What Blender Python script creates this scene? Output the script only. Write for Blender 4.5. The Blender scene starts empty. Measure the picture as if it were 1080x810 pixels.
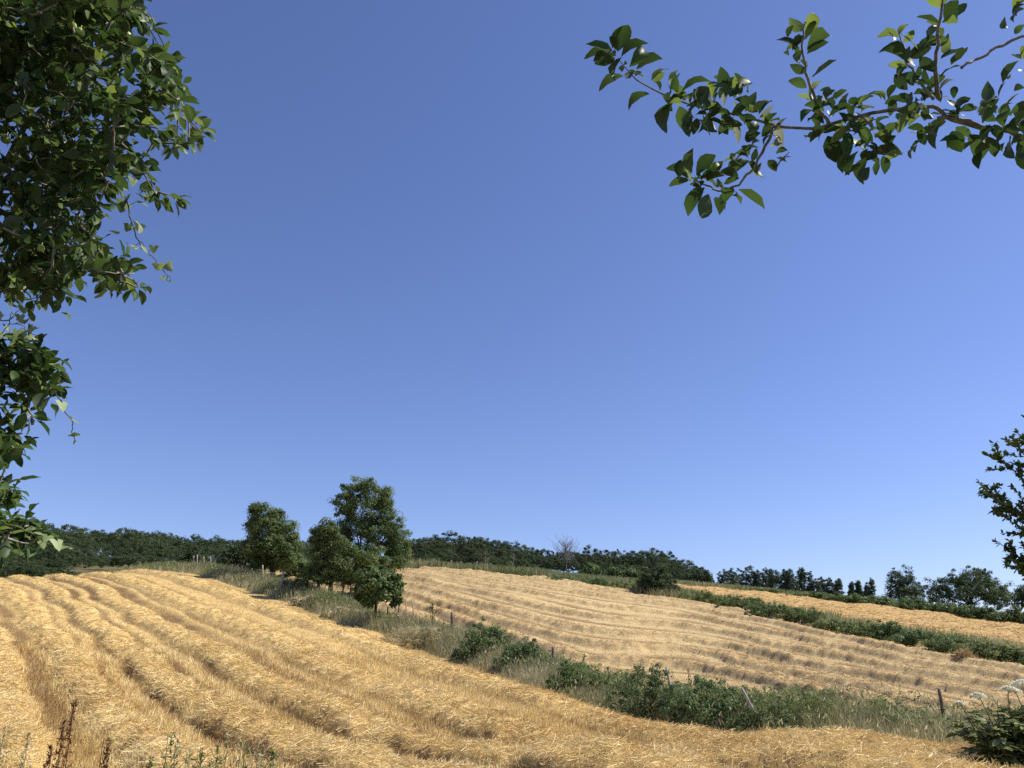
import bpy, math, random
import numpy as np
from mathutils import Vector

# ------------------------------------------------------------------ camera, sky, sun, exposure
scene = bpy.context.scene
COL = scene.collection
F_PX, CX, CY = 831.0, 540.0, 405.0            # focal length in pixels of the 1080 x 810 frame
PITCH = math.radians(19.5)
cam_data = bpy.data.cameras.new('camera')
cam = bpy.data.objects.new('camera', cam_data)
COL.objects.link(cam)
cam.location = (0, 0, 0)
cam.rotation_euler = (math.radians(90) + PITCH, 0, 0)
cam_data.sensor_width = 36.0
cam_data.lens = 36.0 * F_PX / 1080.0
cam_data.clip_start = 0.05
cam_data.clip_end = 20000
scene.camera = cam

SUN_EL, SUN_AZ = 49.0, 83.0                   # azimuth clockwise from +Y (the view) towards +X
world = bpy.data.worlds.new('World')
scene.world = world
world.use_nodes = True
wn, wl = world.node_tree.nodes, world.node_tree.links
wn.clear()
sky = wn.new('ShaderNodeTexSky')
sky.sky_type = 'NISHITA'
sky.sun_disc = False
sky.sun_elevation = math.radians(SUN_EL)
sky.sun_rotation = math.radians(SUN_AZ)
sky.altitude = 300
sky.air_density = 1.0
sky.dust_density = 0.3
sky.ozone_density = 3.0
tint = wn.new('ShaderNodeMix'); tint.data_type = 'RGBA'; tint.blend_type = 'MULTIPLY'
tint.inputs['Factor'].default_value = 1.0
tint.inputs['B'].default_value = (1.01, 0.99, 1.27, 1)
bg = wn.new('ShaderNodeBackground')
bg.inputs['Strength'].default_value = 0.087
wo = wn.new('ShaderNodeOutputWorld')
wl.new(sky.outputs[0], tint.inputs['A'])
wl.new(tint.outputs['Result'], bg.inputs['Color'])
wl.new(bg.outputs[0], wo.inputs['Surface'])

sd = bpy.data.lights.new('sun', 'SUN')
sd.energy = 5.0
sd.angle = math.radians(0.53)
sd.color = (1.0, 0.94, 0.84)
sun = bpy.data.objects.new('sun', sd)
COL.objects.link(sun)
_e, _a = math.radians(SUN_EL), math.radians(SUN_AZ)
SUN_DIR = Vector((math.cos(_e) * math.sin(_a), math.cos(_e) * math.cos(_a), math.sin(_e)))
sun.rotation_euler = SUN_DIR.to_track_quat('Z', 'Y').to_euler()
sun.location = SUN_DIR * 60

scene.view_settings.view_transform = 'Standard'
scene.view_settings.look = 'None'
scene.view_settings.exposure = 0.46
scene.view_settings.gamma = 1.0
scene.view_settings.use_curve_mapping = False
scene.render.engine = 'CYCLES'
scene.cycles.use_denoising = False
scene.cycles.max_bounces = 6
scene.cycles.transparent_max_bounces = 4

rng = np.random.default_rng(7)

# ------------------------------------------------------------------ helpers
SP, CP = math.sin(PITCH), math.cos(PITCH)


def ray(px, py):
    """direction (not normalised) through a pixel of the 1080 x 810 frame; camera at the origin."""
    a = (np.asarray(px, float) - CX) / F_PX
    b = (CY - np.asarray(py, float)) / F_PX
    return np.stack([a, CP - b * SP, SP + b * CP], -1)


def at(px, py, Y):
    d = ray(px, py)
    return d * (np.asarray(Y, float) / d[..., 1])[..., None]


def unit(v):
    return v / np.maximum(np.linalg.norm(v, axis=-1, keepdims=True), 1e-9)


def smooth(x, a, b):
    t = np.clip((x - a) / (b - a), 0, 1)
    return t * t * (3 - 2 * t)


def _hash(ix, iy, seed):
    h = (ix.astype(np.int64) * 374761393 + iy.astype(np.int64) * 668265263 + seed * 974634777) & 0xFFFFFFFF
    h = ((h ^ (h >> 13)) * 1274126177) & 0xFFFFFFFF
    h = h ^ (h >> 16)
    return (h & 0xFFFF) / 65535.0


def noise(x, y, seed=0):
    ix, iy = np.floor(x), np.floor(y)
    fx, fy = x - ix, y - iy
    fx, fy = fx * fx * (3 - 2 * fx), fy * fy * (3 - 2 * fy)
    a, b = _hash(ix, iy, seed), _hash(ix + 1, iy, seed)
    c, d = _hash(ix, iy + 1, seed), _hash(ix + 1, iy + 1, seed)
    return (a + (b - a) * fx) * (1 - fy) + (c + (d - c) * fx) * fy


def fbm(x, y, seed=0, n=3):
    s, a, t = 0, 1, 0
    for k in range(n):
        s = s + a * noise(x * 2 ** k, y * 2 ** k, seed + k); t += a; a *= .5
    return s / t


def raw_mesh(name, verts, faces4=None, face_v=None, smooth_shade=False, faces=None):
    """verts (N,3); faces4 (M,4) int; face_v (M,) float attribute 'v'."""
    me = bpy.data.meshes.new(name)
    verts = np.asarray(verts, np.float32).reshape(-1, 3)
    f = np.asarray(faces4, np.int32)
    k = f.shape[1]
    me.vertices.add(len(verts)); me.vertices.foreach_set('co', verts.ravel())
    me.loops.add(f.size); me.loops.foreach_set('vertex_index', f.ravel())
    me.polygons.add(len(f)); me.polygons.foreach_set('loop_start', np.arange(0, f.size, k, dtype=np.int32))
    if face_v is not None:
        at_ = me.attributes.new('v', 'FLOAT', 'FACE')
        at_.data.foreach_set('value', np.asarray(face_v, np.float32))
    if smooth_shade:
        me.polygons.foreach_set('use_smooth', np.ones(len(f), bool))
    me.update(calc_edges=True)
    me.validate()
    return me


def obj(name, me, mat, parent=None):
    o = bpy.data.objects.new(name, me)
    COL.objects.link(o)
    if me is not None and mat is not None and not me.materials:
        me.materials.append(mat)
    if parent is not None:
        o.parent = parent
    return o


def tag(o, label=None, cat=None, group=None, kind=None):
    if label: o['label'] = label
    if cat: o['category'] = cat
    if group: o['group'] = group
    if kind: o['kind'] = kind
    return o


def empty(name, loc, label, cat, group=None, rz=0.0):
    o = bpy.data.objects.new(name, None)
    o.empty_display_size = 0.2
    COL.objects.link(o)
    o.location = loc
    o.rotation_euler = (0, 0, rz)
    return tag(o, label, cat, group)


def copy_tree(o, parent=None):
    c = o.copy(); COL.objects.link(c); c.parent = parent
    for ch in list(o.children):
        copy_tree(ch, c)
    return c


class Geo:
    """collects vertices and quads with a per-face value."""
    def __init__(self):
        self.v, self.f, self.a, self.n = [], [], [], 0

    def add(self, v, f, a=0.5):
        v = np.asarray(v, float).reshape(-1, 3); f = np.asarray(f, int).reshape(-1, 4)
        self.v.append(v); self.f.append(f + self.n)
        self.a.append(np.broadcast_to(np.asarray(a, float), (len(f),)).copy() if np.ndim(a) == 0 else np.asarray(a, float))
        self.n += len(v)

    def quads(self, q, a=0.5):
        q = np.asarray(q, float).reshape(-1, 4, 3)
        self.add(q.reshape(-1, 3), np.arange(len(q) * 4).reshape(-1, 4), a)

    def tube(self, pts, rad, sides=6, a=0.5, wob=0.0):
        pts = np.asarray(pts, float); n = len(pts)
        rad = np.broadcast_to(np.asarray(rad, float), (n,))
        t = np.gradient(pts, axis=0); t = unit(t)
        ref = np.where(np.abs(t[:, 2:3]) > .9, np.array([[1., 0, 0]]), np.array([[0., 0, 1]]))
        u = unit(np.cross(t, ref)); w = np.cross(t, u)
        ang = np.linspace(0, 2 * math.pi, sides, endpoint=False)
        rr = rad[:, None] * (1 + wob * (rng.random((n, sides)) - .5))
        ring = pts[:, None, :] + rr[..., None] * (u[:, None, :] * np.cos(ang)[None, :, None] + w[:, None, :] * np.sin(ang)[None, :, None])
        V = ring.reshape(-1, 3)
        fs = []
        for i in range(n - 1):
            for k in range(sides):
                k2 = (k + 1) % sides
                fs.append((i * sides + k, i * sides + k2, (i + 1) * sides + k2, (i + 1) * sides + k))
        V = np.vstack([V, pts[-1:]])
        top = len(V) - 1
        for k in range(0, sides, 2):
            fs.append(((n - 1) * sides + k, (n - 1) * sides + (k + 1) % sides, (n - 1) * sides + (k + 2) % sides, top))
        self.add(V, fs, a)

    def box(self, c, sx, sy, sz, a=0.5):
        x, y, z = sx / 2, sy / 2, sz / 2
        V = np.array([(-x, -y, -z), (x, -y, -z), (x, y, -z), (-x, y, -z), (-x, -y, z), (x, -y, z), (x, y, z), (-x, y, z)]) + np.asarray(c)
        self.add(V, [(0, 3, 2, 1), (4, 5, 6, 7), (0, 1, 5, 4), (1, 2, 6, 5), (2, 3, 7, 6), (3, 0, 4, 7)], a)

    def mesh(self, name, smooth_shade=False):
        return raw_mesh(name, np.vstack(self.v), np.vstack(self.f), np.concatenate(self.a), smooth_shade)


# ------------------------------------------------------------------ materials
def lin(r, g, b):
    return (r, g, b, 1.0)


def node_mat(name):
    m = bpy.data.materials.new(name); m.use_nodes = True
    nt = m.node_tree; nt.nodes.clear()
    out = nt.nodes.new('ShaderNodeOutputMaterial')
    return m, nt, nt.nodes, nt.links, out


def ramp(N, stops):
    r = N.new('ShaderNodeValToRGB')
    e = r.color_ramp.elements
    while len(e) < len(stops): e.new(0.5)
    for el, (p, c) in zip(e, stops):
        el.position = p; el.color = lin(*c)
    return r


def blade_mat(name, stops, transl=0.25, rough=0.5, spec=0.15, under=None, obj_var=0.0):
    """leaf, grass or straw: colour from the per-face value, some light comes through."""
    m, nt, N, L, out = node_mat(name)
    a = N.new('ShaderNodeAttribute'); a.attribute_name = 'v'
    r = ramp(N, stops)
    L.new(a.outputs['Fac'], r.inputs[0])
    col = r.outputs[0]
    if obj_var:
        oi = N.new('ShaderNodeObjectInfo')
        mr = N.new('ShaderNodeMapRange'); mr.inputs[3].default_value = 1 - obj_var; mr.inputs[4].default_value = 1 + obj_var
        L.new(oi.outputs['Random'], mr.inputs[0])
        hv = N.new('ShaderNodeHueSaturation')
        mr2 = N.new('ShaderNodeMapRange'); mr2.inputs[3].default_value = .5 - obj_var * .06; mr2.inputs[4].default_value = .5 + obj_var * .06
        ml = N.new('ShaderNodeMath'); ml.operation = 'FRACT'
        m7 = N.new('ShaderNodeMath'); m7.operation = 'MULTIPLY'; m7.inputs[1].default_value = 7.31
        L.new(oi.outputs['Random'], m7.inputs[0]); L.new(m7.outputs[0], ml.inputs[0]); L.new(ml.outputs[0], mr2.inputs[0])
        L.new(mr.outputs[0], hv.inputs['Value']); L.new(mr2.outputs[0], hv.inputs['Hue']); L.new(col, hv.inputs['Color'])
        col = hv.outputs[0]
    if under is not None:
        g = N.new('ShaderNodeNewGeometry')
        mx = N.new('ShaderNodeMix'); mx.data_type = 'RGBA'
        mx.inputs['B'].default_value = lin(*under)
        sc_ = N.new('ShaderNodeMath'); sc_.operation = 'MULTIPLY'; sc_.inputs[1].default_value = .7
        L.new(g.outputs['Backfacing'], sc_.inputs[0])
        L.new(sc_.outputs[0], mx.inputs['Factor']); L.new(col, mx.inputs['A'])
        col2 = mx.outputs['Result']
    else:
        col2 = col
    p = N.new('ShaderNodeBsdfPrincipled')
    p.inputs['Roughness'].default_value = rough
    p.inputs['Specular IOR Level'].default_value = spec
    L.new(col2, p.inputs['Base Color'])
    t = N.new('ShaderNodeBsdfTranslucent')
    L.new(col, t.inputs['Color'])
    ms = N.new('ShaderNodeMixShader'); ms.inputs[0].default_value = transl
    L.new(p.outputs[0], ms.inputs[1]); L.new(t.outputs[0], ms.inputs[2])
    L.new(ms.outputs[0], out.inputs['Surface'])
    return m


def bark_mat(name, c1, c2, scale=18):
    m, nt, N, L, out = node_mat(name)
    tc = N.new('ShaderNodeTexCoord')
    mp = N.new('ShaderNodeMapping'); mp.inputs['Scale'].default_value = (1, 1, .25)
    L.new(tc.outputs['Object'], mp.inputs[0])
    nz = N.new('ShaderNodeTexNoise'); nz.inputs['Scale'].default_value = scale; nz.inputs['Detail'].default_value = 6
    L.new(mp.outputs[0], nz.inputs['Vector'])
    r = ramp(N, [(.32, c1), (.7, c2)])
    L.new(nz.outputs['Fac'], r.inputs[0])
    p = N.new('ShaderNodeBsdfPrincipled'); p.inputs['Roughness'].default_value = .85
    p.inputs['Specular IOR Level'].default_value = .2
    L.new(r.outputs[0], p.inputs['Base Color'])
    b = N.new('ShaderNodeBump'); b.inputs['Strength'].default_value = .6; b.inputs['Distance'].default_value = .02
    L.new(nz.outputs['Fac'], b.inputs['Height']); L.new(b.outputs[0], p.inputs['Normal'])
    L.new(p.outputs[0], out.inputs['Surface'])
    return m


M = {}
M['straw'] = blade_mat('straw', [(0, (.30, .18, .06)), (.35, (.54, .37, .14)), (.7, (.78, .60, .26)), (1, (.88, .76, .44))], .15, .45, .25)
M['far_straw'] = blade_mat('far_straw', [(0, (.30, .20, .09)), (.4, (.50, .36, .17)), (.75, (.66, .51, .27)), (1, (.78, .65, .40))], .15, .5, .2)
M['dry_grass'] = blade_mat('dry_grass', [(0, (.17, .155, .07)), (.4, (.34, .31, .155)), (.8, (.52, .46, .27)), (1, (.66, .59, .39))], .4, .6, .1)
M['green_grass'] = blade_mat('green_grass', [(0, (.085, .12, .035)), (.6, (.18, .22, .075)), (1, (.32, .35, .16))], .45, .5, .15)
M['bramble_leaf'] = blade_mat('bramble_leaf', [(0, (.055, .092, .028)), (.6, (.115, .175, .058)), (1, (.21, .27, .11))], .42, .45, .25, under=(.10, .14, .08), obj_var=.12)
M['tree_leaf'] = blade_mat('tree_leaf', [(0, (.058, .092, .028)), (.6, (.115, .17, .055)), (1, (.19, .25, .10))], .42, .5, .2, obj_var=.12)
M['wood_leaf'] = blade_mat('wood_leaf', [(0, (.040, .058, .026)), (.6, (.066, .092, .040)), (1, (.10, .13, .06))], .32, .6, .12, obj_var=.3)
M['poplar_leaf'] = blade_mat('poplar_leaf', [(0, (.05, .075, .044)), (.6, (.10, .135, .078)), (1, (.17, .20, .125))], .3, .6, .12, obj_var=.25)
M['oak_leaf'] = blade_mat('oak_leaf', [(0, (.036, .06, .026)), (.6, (.07, .105, .042)), (1, (.12, .16, .07))], .3, .55, .15, obj_var=.15)
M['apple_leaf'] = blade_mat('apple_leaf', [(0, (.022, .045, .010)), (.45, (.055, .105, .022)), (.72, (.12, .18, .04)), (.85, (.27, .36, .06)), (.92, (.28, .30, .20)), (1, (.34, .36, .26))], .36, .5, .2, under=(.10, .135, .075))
M['vine_leaf'] = blade_mat('vine_leaf', [(0, (.12, .19, .045)), (.6, (.24, .33, .10)), (1, (.40, .45, .20))], .4, .45, .3, under=(.30, .38, .19))
M['white_flower'] = blade_mat('white_flower', [(0, (.72, .72, .54)), (1, (.85, .85, .76))], .4, .7, .05)
M['brown_stalk'] = blade_mat('brown_stalk', [(0, (.07, .035, .02)), (1, (.19, .095, .05))], .1, .7, .1)
M['bark'] = bark_mat('bark', (.035, .028, .022), (.13, .105, .08))
M['dark_bark'] = bark_mat('dark_bark', (.02, .015, .012), (.075, .052, .04))
M['pale_bark'] = bark_mat('pale_bark', (.20, .17, .13), (.42, .37, .30), 30)
M['grey_twig'] = bark_mat('grey_twig', (.13, .11, .09), (.36, .33, .29), 40)
M['dead_wood'] = bark_mat('dead_wood', (.12, .115, .10), (.27, .26, .24), 40)
M['post_wood'] = bark_mat('post_wood', (.09, .065, .045), (.24, .19, .145), 30)
M['pale_post'] = bark_mat('pale_post', (.22, .20, .165), (.46, .42, .36), 30)
M['apple_fruit'] = blade_mat('apple_fruit', [(0, (.30, .38, .10)), (1, (.45, .50, .20))], .05, .35, .4)

# ------------------------------------------------------------------ terrain: distance against height in frame, column by column
COLS = {
    -150: [(9.5, 806), (13, 758), (18, 718), (26, 683), (38, 648), (55, 620), (75, 609), (90, 607), (130, 612), (200, 600), (260, 590), (350, 582), (450, 582), (650, 596)],
    0:    [(9.5, 810), (13, 765), (18, 725), (26, 690), (38, 655), (55, 625), (76, 611), (90, 610), (130, 615), (200, 603), (260, 592), (350, 583), (450, 583), (650, 597)],
    90:   [(9.5, 811), (13, 768), (18, 730), (26, 696), (38, 661), (55, 628), (77, 608), (90, 607), (130, 613), (190, 604), (260, 594), (350, 586), (450, 587), (650, 600)],
    180:  [(9.5, 812), (13, 772), (18, 735), (26, 702), (38, 668), (55, 632), (78, 604), (92, 601), (120, 606), (170, 604), (250, 598), (350, 592), (450, 594), (650, 604)],
    330:  [(9.7, 812), (14, 772), (20, 735), (28, 702), (40, 666), (54, 641), (70, 620), (92, 603), (106, 598), (140, 604), (200, 604), (260, 602), (350, 603), (450, 608), (650, 620)],
    430:  [(10, 812), (14, 778), (20, 744), (28, 712), (42, 675), (55, 648), (70, 625), (95, 599), (106, 597), (140, 604), (200, 606), (260, 604), (350, 606), (450, 612), (650, 625)],
    540:  [(10, 812), (14, 782), (20, 750), (29.5, 717), (40, 687), (55, 655), (75, 625), (97, 604), (110, 602), (140, 606), (200, 608), (260, 607), (350, 610), (450, 617), (650, 630)],
    650:  [(10.5, 813), (15, 788), (22.5, 757), (28, 735), (36, 708), (50, 672), (68, 643), (90, 622), (108, 615), (140, 612), (180, 613), (240, 612), (350, 616), (450, 622), (650, 634)],
    760:  [(11, 815), (15, 797), (19.7, 775), (25, 751), (33, 722), (46, 688), (62, 660), (82, 638), (105, 627), (140, 619), (170, 621), (250, 626), (350, 630), (450, 634), (650, 640)],
    900:  [(11, 817), (15, 800), (18, 786), (24, 752), (33, 722), (45, 695), (62, 668), (80, 651), (105, 641), (135, 634), (160, 636), (220, 639), (350, 641), (450, 642), (650, 645)],
    1000: [(11, 818), (15, 804), (18, 790), (24, 759), (32, 731), (42, 706), (54, 685), (75, 665), (100, 653), (125, 645), (150, 645), (220, 648), (350, 650), (450, 651), (650, 653)],
    1080: [(11, 819), (15, 806), (18, 794), (24, 764), (32, 736), (40, 715), (48, 699), (70, 676), (95, 663), (120, 655), (150, 653), (220, 655), (350, 656), (450, 657), (650, 658)],
    1230: [(11, 822), (15, 810), (18, 800), (24, 775), (32, 752), (40, 736), (48, 722), (70, 700), (95, 685), (120, 676), (150, 671), (220, 668), (350, 666), (450, 666), (650, 666)],
}
Y0, Y1 = 9.0, 640.0
LNY = np.linspace(math.log(Y0), math.log(Y1), 220)
QS = np.linspace(-0.80, 0.80, 161)


def pchip(x, y, xi):
    x, y = np.asarray(x, float), np.asarray(y, float)
    h = np.diff(x); d = np.diff(y) / h
    m = np.zeros(len(x)); m[0], m[-1] = d[0], d[-1]
    for i in range(1, len(x) - 1):
        if d[i - 1] * d[i] > 0:
            w1, w2 = 2 * h[i] + h[i - 1], h[i] + 2 * h[i - 1]
            m[i] = (w1 + w2) / (w1 / d[i - 1] + w2 / d[i])
    k = np.clip(np.searchsorted(x, xi) - 1, 0, len(h) - 1)
    t = np.clip((xi - x[k]) / h[k], 0, 1)
    return ((1 + 2 * t) * (1 - t) ** 2 * y[k] + t * (1 - t) ** 2 * h[k] * m[k] + t * t * (3 - 2 * t) * y[k + 1] + t * t * (t - 1) * h[k] * m[k + 1])


def build_terrain():
    E = np.zeros((len(LNY), len(COLS))); Q = np.zeros_like(E)
    for j, (px, lst) in enumerate(sorted(COLS.items())):
        ly = np.log([a for a, _ in lst]); pys = np.array([b for _, b in lst], float)
        py = pchip(ly, pys, LNY)
        d = ray(np.full_like(py, px), py)
        E[:, j] = d[:, 2] / d[:, 1]; Q[:, j] = d[:, 0] / d[:, 1]
    G = np.stack([pchip(Q[i], E[i], QS) for i in range(len(LNY))])
    k = np.exp(-np.linspace(-2, 2, 9) ** 2); k /= k.sum()                     # soften kinks
    P = np.pad(G, 4, mode='edge')
    P = np.apply_along_axis(lambda r: np.convolve(r, k, 'valid'), 1, P)
    P = np.apply_along_axis(lambda r: np.convolve(r, k, 'valid'), 0, P)
    return P


TER = build_terrain()


def base_z(X, Y):
    X, Y = np.asarray(X, float), np.asarray(Y, float)
    Ye = np.maximum(np.maximum(Y, np.abs(X) / .80), 1e-3)
    q = np.clip(X / Ye, -.80, .80)
    Yc = np.clip(Ye, Y0, Y1)
    fi = (np.log(Yc) - LNY[0]) / (LNY[1] - LNY[0]); fj = (q - QS[0]) / (QS[1] - QS[0])
    i = np.clip(fi.astype(int), 0, len(LNY) - 2); j = np.clip(fj.astype(int), 0, len(QS) - 2)
    u, v = np.clip(fi - i, 0, 1), np.clip(fj - j, 0, 1)
    e = (TER[i, j] * (1 - u) + TER[i + 1, j] * u) * (1 - v) + (TER[i, j + 1] * (1 - u) + TER[i + 1, j + 1] * u) * v
    z = e * Yc
    z = np.where(Ye < Y0, -1.6 + (z + 1.6) * (Ye / Y0) ** 1.5, z)
    ang = np.abs(np.arctan2(X, Y))
    w = smooth(ang, .9, 1.9)
    r = np.hypot(X, Y)
    return z * (1 - w) + w * (-1.6 - .02 * r)


_YM = np.exp(np.linspace(math.log(4.0), math.log(500.0), 1600))


def hit(px, py):
    """the ground point seen at a pixel."""
    px, py = np.atleast_1d(px).astype(float), np.atleast_1d(py).astype(float)
    out = np.zeros((len(px), 3))
    for k in range(len(px)):
        d = ray(px[k], py[k]); s = _YM / d[1]
        X, Z = d[0] * s, d[2] * s
        below = Z < base_z(X, _YM)
        i = int(np.argmax(below)) if below.any() else None
        if i is None:                                   # passes over the crest: take the closest approach
            i = int(np.argmin(Z[:900] - base_z(X[:900], _YM[:900])))
        out[k] = (X[i], _YM[i], base_z(X[i], _YM[i]))
    return out


def line_px(pts):
    a = np.array(pts, float)
    return hit(a[:, 0], a[:, 1])


def ground(px, Y):
    """ground point straight below/above a pixel column at distance Y."""
    py = 640.0
    for _ in range(6):
        p = at(px, py, Y); z = float(base_z(p[0], Y))
        c = Y * CP + z * SP
        py = CY - F_PX * (-Y * SP + z * CP) / c
    p = at(px, py, Y)
    return np.array([p[0], Y, z])


def z_at(px, py, Y):
    return float(at(px, py, Y)[2])


EDGE = line_px([(120, 600), (180, 603), (247, 618), (305, 636), (360, 657), (409, 670), (480, 697), (560, 727), (640, 755), (720, 770), (800, 778), (900, 785), (980, 791), (1080, 800)])[:, :2]
EDGE[0] = EDGE[1] + (EDGE[1] - EDGE[2]) / np.linalg.norm(EDGE[1] - EDGE[2]) * 30
EDGE = np.vstack([EDGE, EDGE[-1] + unit(EDGE[-1] - EDGE[-2]) * 20])
TOP = line_px([(430, 600), (500, 604), (560, 609), (628, 618), (690, 630), (760, 639), (830, 653), (900, 668), (1000, 686), (1080, 699), (1160, 714)])[:, :2]
TOP = np.vstack([TOP[0] + np.array([-45., 14.]), TOP])
TOP2 = line_px([(740, 620), (820, 626), (900, 636), (1000, 648), (1080, 658), (1160, 668)])[:, :2]
TOP2 = np.vstack([TOP2[0] + np.array([-60., 25.]), TOP2])


def seg_dist(X, Y, line):
    """signed distance to a polyline (positive on its left when walked in reverse, i.e. away from the camera) and arc length."""
    best = np.full(np.shape(X), 1e9); sg = np.zeros(np.shape(X)); arc = np.zeros(np.shape(X)); s0 = 0.0
    for a, b in zip(line[:-1], line[1:]):
        d = b - a; l = np.linalg.norm(d)
        t = np.clip(((X - a[0]) * d[0] + (Y - a[1]) * d[1]) / (l * l), 0, 1)
        ex, ey = X - (a[0] + t * d[0]), Y - (a[1] + t * d[1])
        dist = np.hypot(ex, ey)
        side = np.sign(d[0] * (Y - a[1]) - d[1] * (X - a[0]))
        m = dist < best
        best = np.where(m, dist, best); sg = np.where(m, side, sg); arc = np.where(m, s0 + t * l, arc)
        s0 += l
    return best * sg, arc


class TPS:
    def __init__(self, P, v, lam=.02):
        self.c = P.mean(0); self.s = P.std(0).mean()
        self.P = (P - self.c) / self.s
        n = len(P); K = self.k(self.P, self.P) + lam * np.eye(n)
        A = np.zeros((n + 3, n + 3)); A[:n, :n] = K
        A[:n, n] = A[n, :n] = 1; A[:n, n + 1:] = self.P; A[n + 1:, :n] = self.P.T
        self.w = np.linalg.solve(A, np.concatenate([v, np.zeros(3)]))

    @staticmethod
    def k(a, b):
        r2 = ((a[:, None, :] - b[None]) ** 2).sum(-1)
        return .5 * r2 * np.log(r2 + 1e-12)

    def __call__(self, X, Y):
        sh = np.shape(X); p = (np.stack([np.ravel(X), np.ravel(Y)], -1) - self.c) / self.s
        out = np.empty(len(p))
        for i in range(0, len(p), 50000):
            q = p[i:i + 50000]
            out[i:i + 50000] = self.k(q, self.P) @ self.w[:-3] + self.w[-3] + q @ self.w[-2:]
        return out.reshape(sh)


NEAR_SW = [
    [(149, 602), (196, 611), (245, 628), (280, 640), (325, 657), (380, 677), (410, 686), (465, 709), (520, 730), (560, 743), (643, 767), (707, 783)],
    [(111, 605), (144, 616), (174, 628), (212, 644), (245, 655), (275, 670), (320, 695), (370, 717), (430, 742), (500, 770), (560, 790)],
    [(75, 612), (109, 631), (152, 654), (190, 672), (231, 690), (285, 718), (345, 750), (390, 772), (440, 795)],
    [(54, 608), (65, 628), (88, 655), (117, 685), (147, 715), (174, 740), (204, 762), (245, 782)],
    [(8, 623), (41, 647), (62, 675), (80, 710), (100, 748), (130, 780), (160, 803)],
    [(-30, 640), (-10, 668), (8, 705), (25, 745), (50, 785)],
]
FAR_SW = [
    [(440, 603), (500, 609), (560, 618), (640, 631), (730, 643), (840, 664), (950, 687), (1060, 706)],
    [(430, 607), (500, 619), (560, 631), (640, 648), (730, 657), (840, 679), (950, 701), (1060, 721)],
    [(432, 616), (500, 634), (560, 649), (640, 668), (730, 673), (840, 697), (950, 719), (1060, 738)],
    [(432, 630), (500, 650), (560, 668), (640, 690), (730, 692), (840, 717), (950, 740)],
    [(440, 645), (500, 668), (560, 690), (640, 712), (730, 714), (840, 738)],
]


def fit_sw(lines, step=1):
    P, v = [], []
    for k, l in enumerate(lines):
        h = line_px(l)[:, :2]; P.append(h); v += [k * step] * len(h)
    return TPS(np.vstack(P), np.array(v, float), .01)


S_NEAR, S_FAR = fit_sw(NEAR_SW), fit_sw(FAR_SW, 1.4)


def verge_w(arc):
    return 3.4 + 2.0 * smooth(arc, 75, 30)


def zones(X, Y):
    """weights of near field, far field, upper field; the rest is grass."""
    e, arc = seg_dist(X, Y, EDGE); t, _ = seg_dist(X, Y, TOP); t2, _ = seg_dist(X, Y, TOP2)
    wob = (fbm(X * .8, Y * .8, 3) - .5) * 1.0
    near = smooth(-e + wob, -.2, .25) * (1 - smooth(np.hypot(X, Y), 118, 124))
    vw = verge_w(arc)
    far = smooth(e - vw + wob, -.2, .3) * smooth(-t + wob, -.2, .3)
    up = smooth(t - 3.0 + wob, -.2, .4) * smooth(-t2 + wob, -.2, .4) * smooth(X, 20, 26)
    front = smooth(Y, -2, 4) * smooth(np.hypot(X, Y), 4.5, 6.5)
    return near * front, far * front, up * front, e, arc, t, t2


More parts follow.
